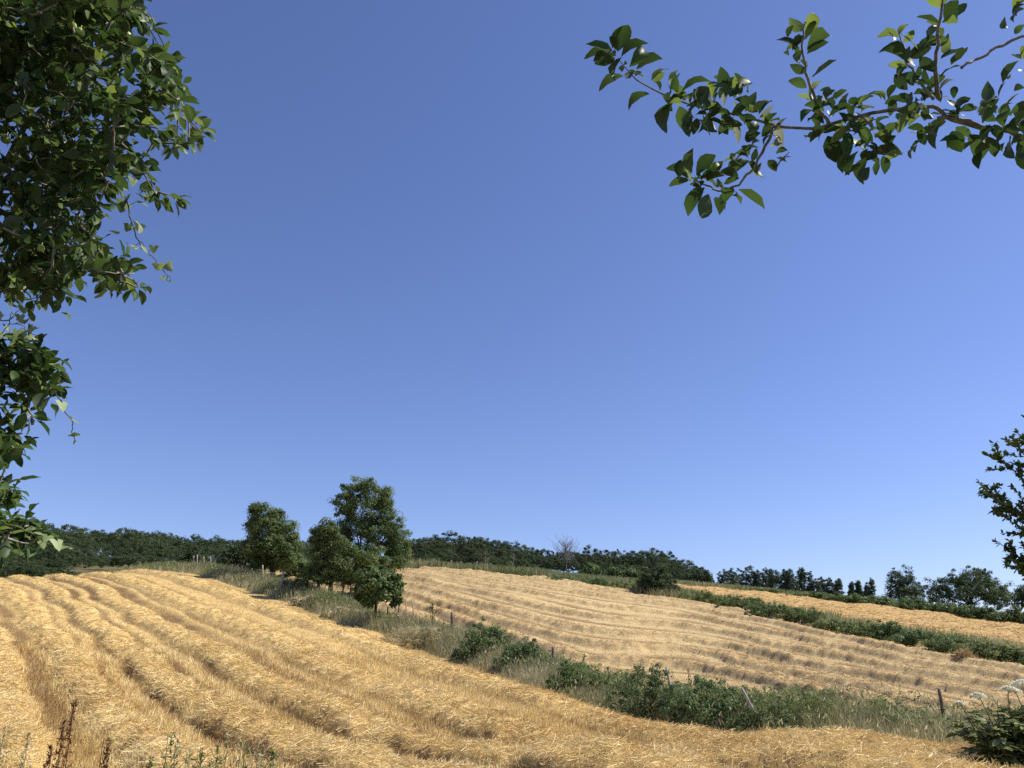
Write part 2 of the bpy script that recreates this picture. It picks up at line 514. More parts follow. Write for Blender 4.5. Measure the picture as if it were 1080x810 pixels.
def relief(X, Y, zn=None):
    near, far, up, e, arc, t, t2 = zones(X, Y) if zn is None else zn
    r = np.hypot(X, Y)
    h = np.zeros(np.shape(X))
    ridge = np.zeros(np.shape(X)); rut_and_shade = np.zeros(np.shape(X))
    for w, S, amp, wid, sd_ in ((near, S_NEAR, .29, .90, 11), (far, S_FAR, .44, .66, 21)):
        m = w > .01
        if not m.any(): continue
        s = np.where(m, S(np.where(m, X, 0), np.where(m, Y, 30)), 0)
        xs, ys = np.where(m, X, 0), np.where(m, Y, 30)
        gx, gy = S(xs + .5, ys) - S(xs - .5, ys), S(xs, ys + .5) - S(xs, ys - .5)
        sp = np.clip(1 / np.maximum(np.hypot(gx, gy), .05), 2.2, 9)     # metres between rows
        s = s + (fbm(X * .3, Y * .3, sd_) - .5) * (.4 if S is S_NEAR else .6) / sp
        fr = s - np.round(s)
        fr0 = fr
        fr = fr * sp + (fbm(X * 1.3, Y * 1.3, sd_ + 9) - .5) * .38
        wd = np.minimum(wid, sp * .26)
        clump = .62 + .30 * smooth(fbm(X * .45, Y * .45, sd_ + 3), .25, .75) + (.40 if S is S_NEAR else .38) * (fbm(X * 1.9, Y * 1.9, sd_ + 5, 2) - .5)
        prof = 1 - smooth(np.abs(fr), wd * .4, wd * 1.15)
        if S is S_NEAR:
            ru = np.zeros(np.shape(X))
            for c_, w_, a_ in ((.28, .06, .5), (.72, .08, .5), (1.30, .06, .6), (1.62, .17, .85), (2.30, .08, .8), (2.66, .10, 1.0), (3.30, .08, .7), (3.62, .07, .5), (4.5, .16, .7), (-.4, .10, .4)):
                ru = np.maximum(ru, a_ * np.exp(-((s - c_) / w_) ** 4))
            ru = ru * (.7 + .6 * smooth(fbm(X * .22, Y * .22, sd_ + 13), .3, .65))
        else:
            ru = .9 * np.exp(-((fr0 - .33) / .09) ** 2) * (.35 + .65 * smooth(fbm(X * .25, Y * .25, sd_ + 13), .3, .6))  # far field: brown band paints in the shadow side of each row
        ru = np.clip(ru, 0, 1)
        h = h + w * (prof * amp * clump - ru * .06)
        ridge = ridge + w * prof * np.clip(clump, .3, 1.4)
        rut_and_shade = rut_and_shade + w * ru
    m = up
    sx = (Y * .93 + X * .35) / 5.5
    pr = np.exp(-((sx - np.round(sx)) / .2) ** 2 / 2)
    h = h + m * pr * .3 * (.4 + 1.2 * noise(X * .6, Y * .6, 31))
    ridge = ridge + m * pr
    fine = (fbm(X * 3.1, Y * 3.1, 41) - .5) * .10 + (noise(X * 9, Y * 9, 51) - .5) * .045 * (r < 45)
    lump = np.abs(fbm(X * 1.7, Y * 1.7, 45, 3) - .5) * 2
    h = h + fine * (.5 + .9 * ridge) - ridge * lump * .16 + (fbm(X * .2, Y * .2, 61) - .5) * .25
    return h, ridge, rut_and_shade


def top_z(X, Y):
    return base_z(X, Y) + relief(X, Y)[0]


def build_ground():
    th_f = np.linspace(-.70, .70, 760)
    th_c = np.linspace(.70, 2 * math.pi - .70, 70)[1:-1]
    th = np.concatenate([th_f, th_c])
    r = np.concatenate([np.linspace(.4, 6, 24)[:-1], np.exp(np.linspace(math.log(6), math.log(125), 820)), np.exp(np.linspace(math.log(125), math.log(700), 90))[1:], np.array([1000, 1600, 2600, 4500, 8000.])])
    T, R = np.meshgrid(th, r, indexing='ij')
    X, Y = R * np.sin(T), R * np.cos(T)
    zn = zones(X, Y)
    h, ridge, rut_and_shade = relief(X, Y, zn)
    Z = base_z(X, Y) + h
    nt_, nr = T.shape
    idx = np.arange(nt_ * nr).reshape(nt_, nr)
    nxt = np.roll(idx, -1, axis=0)
    f = np.stack([idx[:, :-1], idx[:, 1:], nxt[:, 1:], nxt[:, :-1]], -1).reshape(-1, 4)
    V = np.stack([X, Y, Z], -1).reshape(-1, 3)
    # inner disc
    V = np.vstack([V, [[0, 0, float(base_z(0.01, 0.01))]]])
    c = len(V) - 1
    inner = idx[:, 0]
    n = len(inner)
    fan = [(c, inner[k], inner[(k + 1) % n], inner[(k + 2) % n]) for k in range(0, n - 1, 2)]
    f = np.vstack([f, np.array(fan)])
    me = raw_mesh('ground', V, f, None, True)
    for nm, arr in (('near', zn[0]), ('far', zn[1]), ('upper', zn[2]), ('ridge', ridge), ('rut_and_shade', rut_and_shade)):
        a = me.attributes.new(nm, 'FLOAT', 'POINT')
        a.data.foreach_set('value', np.concatenate([arr.ravel(), [0.0]]).astype(np.float32))
    return me


def ground_mat():
    m, nt, N, L, out = node_mat('ground')
    geo = N.new('ShaderNodeNewGeometry')

    def attr(n):
        a = N.new('ShaderNodeAttribute'); a.attribute_name = n; return a.outputs['Fac']

    def nz(scale, detail=4, rough=.6, vec=None):
        t = N.new('ShaderNodeTexNoise'); t.inputs['Scale'].default_value = scale
        t.inputs['Detail'].default_value = detail; t.inputs['Roughness'].default_value = rough
        L.new(vec or geo.outputs['Position'], t.inputs['Vector']); return t.outputs['Fac']
    mp = N.new('ShaderNodeMapping'); mp.inputs['Rotation'].default_value = (0, 0, math.radians(52)); mp.inputs['Scale'].default_value = (.35, 2.2, 1)
    L.new(geo.outputs['Position'], mp.inputs[0])
    n1 = nz(3.2, 7, .72); n2 = nz(.35, 4); n3 = nz(1.6, 6, .7, mp.outputs[0])

    def mix(a, b, f):
        x = N.new('ShaderNodeMix'); x.data_type = 'RGBA'
        for s, k in ((a, 'A'), (b, 'B')):
            if isinstance(s, tuple): x.inputs[k].default_value = lin(*s)
            else: L.new(s, x.inputs[k])
        if isinstance(f, float): x.inputs['Factor'].default_value = f
        else: L.new(f, x.inputs['Factor'])
        return x.outputs['Result']
    add = N.new('ShaderNodeMath'); add.operation = 'ADD'
    L.new(n1, add.inputs[0]); L.new(n3, add.inputs[1])
    hf = N.new('ShaderNodeMath'); hf.operation = 'MULTIPLY'; hf.inputs[1].default_value = .5
    L.new(add.outputs[0], hf.inputs[0])
    near_c = ramp(N, [(.30, (.25, .15, .055)), (.43, (.48, .32, .12)), (.55, (.64, .46, .19)), (.70, (.75, .58, .28))])
    far_c = ramp(N, [(.30, (.26, .175, .08)), (.44, (.46, .335, .16)), (.56, (.60, .455, .235)), (.70, (.72, .575, .335))])
    up_c = ramp(N, [(.30, (.26, .15, .055)), (.46, (.43, .28, .11)), (.6, (.55, .38, .17)), (.75, (.64, .48, .24))])
    gr_c = ramp(N, [(.35, (.055, .055, .025)), (.5, (.13, .115, .055)), (.68, (.24, .20, .10))])
    for r in (near_c, far_c, up_c): L.new(hf.outputs[0], r.inputs[0])
    L.new(n1, gr_c.inputs[0])
    c = mix(gr_c.outputs[0], near_c.outputs[0], attr('near'))
    c = mix(c, far_c.outputs[0], attr('far'))
    rf = N.new('ShaderNodeMath'); rf.operation = 'MULTIPLY'
    L.new(attr('far'), rf.inputs[0]); L.new(attr('ridge'), rf.inputs[1])
    rs = N.new('ShaderNodeMath'); rs.operation = 'MULTIPLY'; rs.inputs[1].default_value = .55; rs.use_clamp = True
    L.new(rf.outputs[0], rs.inputs[0])
    c = mix(c, (.36, .235, .105), rs.outputs[0])                 # shade of the far rows painted in as browner straw
    c = mix(c, up_c.outputs[0], attr('upper'))
    c = mix(c, (.21, .13, .06), attr('rut_and_shade'))
    p = N.new('ShaderNodeBsdfPrincipled'); p.inputs['Roughness'].default_value = .9
    p.inputs['Specular IOR Level'].default_value = .1
    L.new(c, p.inputs['Base Color'])
    b = N.new('ShaderNodeBump'); b.inputs['Strength'].default_value = .7; b.inputs['Distance'].default_value = .12
    nb = nz(7, 6, .75)
    L.new(nb, b.inputs['Height']); L.new(b.outputs[0], p.inputs['Normal'])
    L.new(p.outputs[0], out.inputs['Surface'])
    return m


g = obj('ground', build_ground(), ground_mat())
tag(g, 'rolling stubble fields rising to a wooded skyline', 'ground', kind='structure')


# ------------------------------------------------------------------ straw and stubble
def polar_samples(n, r0, r1, th=.69):
    t = rng.uniform(-th, th, n); r = np.exp(rng.uniform(math.log(r0), math.log(r1), n))
    return r * np.sin(t), r * np.cos(t), r


def blade_quads(P, D, side, L_, W, tip=.35):
    """tapered straight blades: P base, D unit direction, side unit, length, width."""
    b = side * (W / 2)[:, None]
    e = P + D * L_[:, None]
    return np.stack([P - b, P + b, e + b * tip, e - b * tip], 1)


def scatter_straw(n, r0, r1, which, lscale=1.0):
    X, Y, r = polar_samples(n, r0, r1)
    zn = zones(X, Y)
    w = zn[which]
    k = rng.random(n) < w
    X, Y, r = X[k], Y[k], r[k]
    zn = tuple(a[k] for a in zn)
    h, ridge, rut_and_shade = relief(X, Y, zn)
    k = rng.random(len(X)) > rut_and_shade * .7
    X, Y, r, h, ridge, rut_and_shade = X[k], Y[k], r[k], h[k], ridge[k], rut_and_shade[k]
    Z = base_z(X, Y) + h
    n = len(X)
    az = rng.uniform(0, 2 * math.pi, n)
    on = rng.random(n) < np.clip(ridge * 1.5, .07, .95)            # loose straw on the rows, standing stubble between
    el = np.where(on, rng.normal(.12, .28, n), rng.normal(1.15, .25, n))
    D = np.stack([np.cos(az) * np.cos(el), np.sin(az) * np.cos(el), np.sin(el)], -1)
    rs = r / 12.0
    L_ = np.where(on, rng.uniform(.08, .27, n), rng.uniform(.06, .15, n) * np.clip(30 / r, .35, 1)) * rs ** .3 * lscale
    W = np.where(on, .0065, .006) * rs ** .8 * rng.uniform(.7, 1.4, n)
    P = np.stack([X, Y, Z + np.where(on, rng.uniform(-.01, .07, n), -.01)], -1) - D * (L_ * np.where(on, .4, 0))[:, None]
    view = unit(P)
    side = unit(np.cross(D, view) + rng.normal(0, .35, (n, 3)))
    patch = .55 * fbm(X * .55, Y * .55, 71) + .45 * fbm(X * 2.6, Y * 2.6, 73, 2)
    v = np.clip(.18 + .82 * patch + rng.normal(0, .19, n) + np.where(on, -.02, .09) - .55 * rut_and_shade, 0, 1)
    if which == 1: v = np.clip(v + .15 - .48 * np.clip(ridge, 0, 1) - .2 * rut_and_shade, 0, 1)  # row shadows painted into the far straw: ridges and bands darkened
    if which == 2: v = np.clip(v - .16 * np.clip(ridge, 0, 1), 0, 1)
    return blade_quads(P, D, side, L_, W, .6), v


def straw_obj(name, mat, label, parts):
    G = Geo()
    for q, v in parts: G.quads(q, v)
    o = obj(name, G.mesh(name), mat)
    tag(o, label, 'straw', kind='stuff')


straw_obj('straw', M['straw'], 'loose golden straw and stubble covering the near field', [scatter_straw(330000, 6.3, 34, 0), scatter_straw(150000, 30, 110, 0, .9)])
straw_obj('straw', M['far_straw'], 'paler straw and stubble covering the field beyond the fence', [scatter_straw(200000, 18, 112, 1, .62)])
M['up_straw'] = blade_mat('up_straw', [(0, (.26, .155, .055)), (.4, (.43, .285, .115)), (.75, (.58, .41, .18)), (1, (.68, .51, .26))], .12, .5, .2)
straw_obj('straw', M['up_straw'], 'orange straw on the upper field beyond the hedge', [scatter_straw(120000, 50, 150, 2)])


# ------------------------------------------------------------------ grass of the verges
def bent_blades(X, Y, Z, H, W, lean, colour, seg=3):
    n = len(X)
    az = rng.uniform(0, 2 * math.pi, n)
    d = np.stack([np.cos(az), np.sin(az), np.zeros(n)], -1)
    P0 = np.stack([X, Y, Z - .03], -1)
    view = unit(P0)
    side = unit(np.cross(np.array([0, 0, 1.]), view) + rng.normal(0, .4, (n, 3)))
    rows = []
    for k in range(seg + 1):
        u = k / seg
        c = P0 + np.array([0, 0, 1.]) * (H * (u - .25 * lean * u * u))[:, None] + d * (H * lean * u * u)[:, None]
        w = (W / 2 * (1 - .8 * u))[:, None]
        rows.append((c - side * w, c + side * w))
    q = np.concatenate([np.stack([rows[k][0], rows[k][1], rows[k + 1][1], rows[k + 1][0]], 1) for k in range(seg)])
    return q, np.tile(colour, seg)


def green_at(X, Y):
    return smooth(fbm(X * .33, Y * .33, 91), .46, .60)


def verge_points(n, in_front=.15):
    """random points on the strip along EDGE, denser close to the camera."""
    X, Y, r = polar_samples(n, 11, 120, .66)
    e, arc = seg_dist(X, Y, EDGE)
    vw = verge_w(arc)
    k = (e > -in_front) & (e < vw + .2) & (Y > 4)
    return X[k], Y[k], r[k], e[k], vw[k], arc[k]


def verge_grass():
    dry, green = Geo(), Geo()
    X, Y, r, e, vw, arc = verge_points(900000)
    n = len(X)
    tall = np.sin(np.clip(e / vw, 0, 1) * math.pi) ** .5
    hn = fbm(X * .7, Y * .7, 77)
    gm = green_at(X, Y)
    H = (.22 + (.52 + .42 * smooth(r, 24, 40)) * tall * (.3 + 1.2 * hn)) * rng.uniform(.55, 1.15, n) * np.clip(1.05 - .35 * smooth(arc, 95, 60) * 0, .5, 2)
    W = .009 * (r / 15) ** .8 * rng.uniform(.6, 1.5, n)
    isg = rng.random(n) < np.clip(.08 + .62 * gm * smooth(e, .4, 1.0), 0, 1)
    v = np.clip(.20 + .55 * fbm(X * .5, Y * .5, 78) + rng.normal(0, .2, n) + .12 * (1 - smooth(e, 0, 1.2)), 0, 1)
    sel = ~isg
    q, c = bent_blades(X[sel], Y[sel], top_z(X[sel], Y[sel]), H[sel], W[sel], rng.uniform(.1, .55, sel.sum()), v[sel])
    dry.quads(q, c)
    # seed heads
    k = np.where(sel)[0]; k = k[rng.random(len(k)) < .05]
    P = np.stack([X[k], Y[k], top_z(X[k], Y[k])], -1)
    P[:, 2] += H[k] * rng.uniform(.85, 1.2, len(k))
    D = unit(np.stack([rng.normal(0, .4, len(k)), rng.normal(0, .4, len(k)), np.ones(len(k))], -1))
    sd_ = unit(np.cross(D, unit(P)))
    dry.quads(blade_quads(P, D, sd_, .09 * rng.uniform(.7, 1.5, len(k)), W[k] * 2.0, .4), np.clip(v[k] + .2, 0, 1))
    q, c = bent_blades(X[isg], Y[isg], top_z(X[isg], Y[isg]), H[isg] * 1.02, W[isg] * 1.2, rng.uniform(.05, .45, isg.sum()), rng.uniform(0, 1, isg.sum()))
    green.quads(q, c)
    # fine leafy weeds standing in the grass (many small leaf faces)
    X, Y, r, e, vw, arc = verge_points(620000, -.6)
    k = rng.random(len(X)) < green_at(X, Y) * .85 + .15
    X, Y, r, e, vw = X[k], Y[k], r[k], e[k], vw[k]
    n = len(X)
    tall = np.sin(np.clip(e / vw, 0, 1) * math.pi) ** .5
    P = np.stack([X, Y, top_z(X, Y) + rng.random(n) ** .7 * (.25 + .80 * tall * (.5 + .7 * fbm(X, Y, 79)))], -1)
    D = unit(rng.normal(0, 1, (n, 3)) + np.array([0, 0, .3])); sd_ = unit(np.cross(D, rng.normal(0, 1, (n, 3))))
    L_ = .075 * (r / 15) ** .55 * rng.uniform(.5, 1.3, n)
    green.quads(blade_quads(P, D, sd_, L_, L_ * .45, .3), rng.random(n))
    tag(obj('grass', dry.mesh('grass'), M['dry_grass']), 'tall dry tan grass along the fence between the two fields', 'grass', kind='stuff')
    tag(obj('grass', green.mesh('green_grass'), M['green_grass']), 'green grass and weeds along the fence between the two fields', 'grass', kind='stuff')
    # little white and yellow flowers on the near right part of the strip
    X, Y, r, e, vw, arc = verge_points(60000, -.8)
    c = X / Y
    k = (c > .22) & (r < 26) & (rng.random(len(X)) < .28)
    X, Y = X[k], Y[k]; n = len(X)
    P = np.stack([X, Y, top_z(X, Y) + rng.uniform(.3, 1.0, n)], -1)
    D = unit(rng.normal(0, 1, (n, 3))); sd_ = unit(np.cross(D, rng.normal(0, 1, (n, 3))))
    G = Geo(); L_ = rng.uniform(.014, .03, n)
    G.quads(blade_quads(P, D, sd_, L_, L_, .9), rng.random(n))
    tag(obj('wildflowers', G.mesh('wildflowers'), M['white_flower']), 'tiny pale wildflowers dotted through the weeds by the fence', 'wildflowers', kind='stuff')


verge_grass()


def bank_grass():
    """grass on the strip above the far field, below the upper hedge, and behind the crest."""
    G, GG = Geo(), Geo()
    X, Y, r = polar_samples(520000, 45, 190, .66)
    e, arc = seg_dist(X, Y, EDGE); t, _ = seg_dist(X, Y, TOP); t2, _ = seg_dist(X, Y, TOP2)
    near, far, up = zones(X, Y)[:3]
    k = (near + far + up < .4) & (e > .5) & (((t > -.3) & (t < 16)) | ((t2 > -.2) & (t2 < 14)) | ((e > 0) & (e < 14) & (X < -16)))
    X, Y, r, t, t2 = X[k], Y[k], r[k], t[k], t2[k]
    n = len(X)
    H = (.35 + .75 * fbm(X * .3, Y * .3, 83) + .45 * (np.abs(t - 1.2) < 2.2)) * rng.uniform(.5, 1.1, n)
    W = .012 * (r / 15) ** .85
    gm = rng.random(n) < .25 + .6 * green_at(X * .6, Y * .6)
    Z = top_z(X, Y)
    q, c = bent_blades(X[~gm], Y[~gm], Z[~gm], H[~gm], W[~gm], rng.uniform(.1, .5, (~gm).sum()), np.clip(rng.normal(.5, .22, (~gm).sum()), 0, 1), 2)
    G.quads(q, c)
    q, c = bent_blades(X[gm], Y[gm], Z[gm], H[gm], W[gm] * 1.3, rng.uniform(.1, .5, gm.sum()), rng.random(gm.sum()), 2)
    GG.quads(q, c)
    tag(obj('grass', G.mesh('bank_grass'), M['dry_grass']), 'dry grass on the bank along the top of the far field', 'grass', kind='stuff')
    tag(obj('grass', GG.mesh('bank_green_grass'), M['green_grass']), 'green grass on the bank along the top of the far field', 'grass', kind='stuff')


bank_grass()


# ------------------------------------------------------------------ foliage and trees
def leaf_cloud(lobes, n_clump, per, size, spread, seed, bias_top=.15, shell=.55, aspect=.6, ragged=.125):
    """diamond leaf faces gathered in clumps over the lobes' volume. lobes: (cx, cy, cz, rx, ry, rz)."""
    g_ = np.random.default_rng(seed)
    lob = np.array(lobes, float)
    vol = lob[:, 3] * lob[:, 4] + lob[:, 4] * lob[:, 5] + lob[:, 3] * lob[:, 5]
    pick = g_.choice(len(lob), n_clump, p=vol / vol.sum())
    d = unit(g_.normal(0, 1, (n_clump, 3)) + np.array([0, 0, bias_top]))
    rad = shell + (1 - shell) * g_.random(n_clump) ** .6
    rad *= 1 + g_.normal(0, ragged, n_clump)
    C = lob[pick, :3] + d * rad[:, None] * lob[pick, 3:]
    cs = spread * g_.uniform(.45, 1.35, n_clump) * np.clip(1.75 - rad, .5, 1.1)
    od = unit(g_.normal(0, 1, (n_clump, per, 3)))
    off = od * (g_.random((n_clump, per, 1)) ** .45) * cs[:, None, None] * np.array([1.15, 1.15, .75])
    P = (C[:, None, :] + off).reshape(-1, 3)
    n = len(P)
    out = unit(od.reshape(-1, 3) * .75 + np.repeat(d, per, 0) * .25 + g_.normal(0, .45, (n, 3)) + np.array([0, 0, .35]))
    D = unit(np.cross(out, g_.normal(0, 1, (n, 3))) + np.array([0, 0, -.2])); sd_ = unit(np.cross(D, out))
    L_ = size * g_.uniform(.6, 1.35, n); W = L_ * aspect / 2
    mid = P + D * (L_ * .45)[:, None]
    q = np.stack([P, mid + sd_ * W[:, None], P + D * L_[:, None], mid - sd_ * W[:, None]], 1)
    v = np.clip(np.repeat(g_.uniform(.22, .95, n_clump), per) + g_.normal(0, .18, n), 0, 1)
    return q, v, C


def limb(G, a, b, r0, r1, g_, seg=5, bend=.12, sides=6):
    a, b = np.asarray(a, float), np.asarray(b, float)
    l = np.linalg.norm(b - a)
    t = np.linspace(0, 1, seg + 1)[:, None]
    o = g_.normal(0, bend * l, 3); o2 = g_.normal(0, bend * .4 * l, 3)
    pts = a + (b - a) * t + o * np.sin(t * math.pi) * .5 + o2 * np.sin(t * 2 * math.pi) * .5
    G.tube(pts, np.linspace(r0, r1, seg + 1), sides, wob=.15)
    return pts


def woody(G, base, h_fork, lobes, r0, g_, twigs=None, n_twig=40, lean=(0, 0)):
    """trunk, limbs to the lobes, thinner boughs towards some clumps."""
    base = np.asarray(base, float)
    fork = base + np.array([lean[0], lean[1], h_fork])
    pts = limb(G, base + np.array([0, 0, -.3]), fork, r0 * 1.15, r0 * .75, g_, 6, .03, 8)
    ends = []
    for lb in lobes:
        c = np.array(lb[:3]); e = c + np.array([0, 0, lb[5] * .35])
        p = limb(G, pts[-1], e, r0 * .55, r0 * .12, g_, 6, .1)
        ends.append(p)
    if twigs is not None and len(twigs):
        allp = np.vstack(ends)
        for c in twigs[g_.choice(len(twigs), min(n_twig, len(twigs)), False)]:
            k = np.argmin(np.linalg.norm(allp - c, axis=1) + .6 * np.maximum(allp[:, 2] - c[2], 0))
            limb(G, allp[k], c, r0 * .16, r0 * .04, g_, 3, .1, 4)


def make_tree(name, loc, label, cat, lobes, leaf, n_clump, per, spread, mat, bark, r0, h_fork, seed, group=None, n_twig=40, shell=.5, stems=None, aspect=.6, ragged=.125):
    g_ = np.random.default_rng(seed)
    root = empty(name, loc, label, cat, group)
    q, v, C = leaf_cloud(lobes, n_clump, per, leaf, spread, seed, shell=shell, aspect=aspect, ragged=ragged)
    G = Geo(); G.quads(q, v)
    obj('crown', G.mesh('crown'), mat, root)
    T = Geo()
    if stems is None: stems = [((0, 0, 0), lobes)]
    for b, lb in stems:
        woody(T, b, h_fork, lb, r0, g_, C, n_twig)
    obj('trunk', T.mesh('trunk', True), bark, root)
    return root


def px_lobes(base, Y, ells, depth=1.0):
    """crown lobes given as ellipses in the frame (px, py, rx, ry) standing at distance Y, relative to base."""
    out = []
    for k, (px, py, rx, ry) in enumerate(ells):
        c = at(px, py, Y) - base
        s = Y / F_PX * 1.0
        dy = ((k * 37) % 11 / 11 - .5) * rx * s * depth
        out.append((c[0], c[1] + dy, c[2], rx * s, rx * s * .9, ry * s))
    return out


# the two trees and the small one on the fence line
def field_tree(name, label, px, py, ells, stems_px, leaf, nc, per, spread, mat, r0, hf, seed, aspect=.6, cat='tree', bark='dark_bark', shell=.5, ntw=40, group=None):
    b = hit(px, py)[0]; Y = b[1]
    lob = px_lobes(b, Y, ells)
    stems = []
    for (sx, sy, ids) in stems_px:
        s = at(sx, sy, Y) - b; s[2] = float(base_z(b[0] + s[0], Y + s[1])) - b[2]
        stems.append((s, [lob[i] for i in ids]))
    return make_tree(name, b, label, cat, lob, leaf, nc, per, spread, M[mat], M[bark], r0, hf, seed, stems=stems, aspect=aspect, shell=shell, n_twig=ntw, group=group)


field_tree('field_tree', 'tallest tree on the fence line, a broad dark green crown on a slender trunk', 377, 632,
           [(372, 513, 10, 9), (388, 514, 10, 9), (402, 521, 11, 9), (365, 531, 12, 13), (385, 535, 19, 17), (406, 540, 13, 13), (419, 560, 13, 12), (375, 556, 17, 14), (398, 565, 23, 17), (421, 578, 11, 12), (364, 577, 14, 14), (388, 588, 29, 11), (412, 592, 18, 9), (358, 560, 11, 12), (372, 600, 18, 7), (396, 602, 18, 6), (428, 588, 7, 9), (384, 607, 20, 7), (368, 611, 9, 5), (404, 540, 10, 18), (376, 522, 8, 10)],
           [(377, 632, [1, 3, 4, 5, 6, 7, 8, 10])], .135, 520, 140, .50, 'tree_leaf', .17, 2.4, 101)
field_tree('field_tree', 'shorter tree leaning against the left side of the tallest tree', 347, 634,
           [(348, 558, 11, 10), (338, 568, 10, 12), (352, 580, 19, 15), (335, 589, 10, 11), (354, 598, 19, 9), (332, 600, 11, 8), (345, 607, 16, 7), (330, 606, 8, 7), (360, 606, 9, 7)],
           [(347, 634, [0, 1, 2, 3])], .135, 260, 130, .44, 'tree_leaf', .19, 1.7, 102)
field_tree('field_tree', 'round grey-green tree standing alone left of the tallest tree', 286, 614,
           [(277, 541, 12, 10), (291, 548, 11, 10), (268, 556, 9, 11), (285, 563, 18, 14), (302, 561, 10, 12), (308, 574, 9, 11), (286, 580, 25, 14), (264, 580, 9, 9), (284, 593, 21, 6), (304, 590, 12, 9)],
           [(286, 614, [0, 1, 3, 4, 5, 6])], .16, 370, 130, .56, 'tree_leaf', .30, 1.6, 103)
field_tree('small_tree', 'small bright leafy tree in front of the tallest tree', 395, 662,
           [(398, 618, 19, 14), (386, 608, 11, 9), (413, 620, 11, 12), (398, 631, 18, 8), (407, 605, 11, 8), (383, 622, 9, 9), (418, 612, 8, 7), (391, 602, 7, 6), (413, 632, 9, 6)],
           [(395, 662, [0, 1, 2, 3])], .16, 150, 70, .32, 'tree_leaf', .09, 1.3, 104, aspect=.7, ntw=20)
for k, (px, py, tp, lab) in enumerate([(361, 634, 600, 'thin bare reddish stem between the two trunks of the tree clump'), (369, 634, 598, 'second thin stem, just left of the tallest tree trunk'),
                                       (334, 630, 604, 'thin dark stem on the left edge of the tree clump')]):
    b = hit(px, py)[0]; Y = b[1]; s = Y / F_PX
    lob = px_lobes(b, Y, [(px, tp, 8, 7), (px + 3, tp + 4, 6, 5)])
    make_tree('sapling', b, lab, 'tree', lob, .28, 40, 18, .25, M['tree_leaf'], M['dark_bark'], .07, 1.0, 120 + k, group='young stems in the tree clump', n_twig=6)


# bushes given by their place in the frame
def bush(name, label, px, py, w, h, mat='bramble_leaf', leaf=.14, dens=1.0, seed=0, cat='bush', group=None, Y=None, aspect=.6):
    b = hit(px, py)[0] if Y is None else ground(px, Y)
    s = b[1] / F_PX
    g_ = np.random.default_rng(seed + 500)
    W, H = w * s / 2, h * s
    n = max(3, int(w / max(h, 1) * 2.2) + 2)
    lob = []
    for k in range(n):
        x = (k + .5) / n * 2 - 1
        hh = H * (.62 + .38 * g_.random()) * (1 - .35 * abs(x) ** 2)
        lob.append((x * W * .8, g_.normal(0, .15) * min(W, 1.5), hh * .45, W / n * 1.5 + .1, min(W, 1.6) * .75, hh * .55))
    nc = int(min(170, max(16, 22 * dens * W * H / (leaf * leaf * 18))))
    return make_tree(name, b, label, cat, lob, leaf * .85, nc, 60, leaf * 1.9 + .02, M[mat], M['dark_bark'], .03 + .012 * H, H * .2, seed, group, n_twig=12, shell=.35, aspect=aspect)


bush('dark_bush', 'dark rounded bush alone on the bank at the top of the far field', 696, 629, 40, 34, 'wood_leaf', .26, 1.6, 1)
bush('bramble', 'bright green bramble patch on the fence line below the small leafy tree', 512, 700, 64, 46, 'bramble_leaf', .10, 1.3, 2, 'bramble', 'brambles on the fence line')
bush('bramble', 'low green bramble on the fence line right of the bright bramble patch', 552, 714, 56, 40, 'bramble_leaf', .09, 1.2, 3, 'bramble', 'brambles on the fence line')
bush('bramble', 'wide dark green bramble on the fence line left of the leaning post', 682, 763, 96, 60, 'bramble_leaf', .065, 1.6, 4, 'bramble', 'brambles on the fence line')
bush('bramble', 'dark green bramble with the leaning post standing in it', 748, 770, 90, 60, 'bramble_leaf', .065, 1.6, 5, 'bramble', 'brambles on the fence line')
bush('bramble', 'sprawling bramble just right of the lone dark post', 606, 737, 50, 34, 'tree_leaf', .07, 1.2, 15, 'bramble', 'brambles on the fence line')
bush('bramble', 'pale green bramble at the foot of the leaning post', 800, 776, 56, 34, 'tree_leaf', .06, 1.2, 16, 'bramble', 'brambles on the fence line')
bush('weed_clump', 'feathery pale green weeds right of the leaning post', 846, 774, 120, 50, 'green_grass', .055, 1.3, 6, 'weed', 'tall feathery weeds on the fence line', aspect=.35)
bush('weed_clump', 'low pale green weeds left of the slanted dark post', 935, 780, 110, 48, 'green_grass', .055, 1.3, 7, 'weed', 'tall feathery weeds on the fence line', aspect=.35)
bush('weed_clump', 'olive green weeds between the lone dark post and the wide dark bramble', 625, 740, 80, 40, 'green_grass', .07, 1.0, 14, 'weed', 'tall feathery weeds on the fence line', aspect=.35)
bush('bush', 'dark bush behind the left side of the round grey-green tree', 258, 606, 50, 34, 'wood_leaf', .34, 1.4, 8)
bush('bush', 'dark bush on the crest at the far left end of the fence line', 205, 598, 42, 24, 'wood_leaf', .34, 1.4, 9, Y=100)
bush('bush', 'grey-green bush between the round tree and the tree clump', 316, 612, 34, 34, 'tree_leaf', .3, 1.2, 10)
bush('bush', 'low dry bush in the shade at the left of the tree clump', 326, 640, 30, 12, 'dry_grass', .2, 1.2, 11)
bush('bush', 'dry brownish bush in the shade of the tallest tree', 362, 652, 50, 11, 'dry_grass', .2, 1.0, 12)
bush('bush', 'scrubby undergrowth between the two trunks of the tree clump', 352, 643, 56, 20, 'green_grass', .16, 1.1, 17, aspect=.4)
bush('bush', 'scrubby undergrowth right of the white post by the round tree', 312, 628, 40, 22, 'green_grass', .16, 1.1, 18, aspect=.4)
bush('weed_clump', 'dry grey-green weeds right of the small leafy tree', 440, 683, 70, 30, 'dry_grass', .10, 1.1, 19, 'weed', 'tall feathery weeds on the fence line', aspect=.3)
bush('bush', 'small dark bush on the crest above the far field', 463, 600, 14, 8, 'wood_leaf', .3, 1.2, 13)

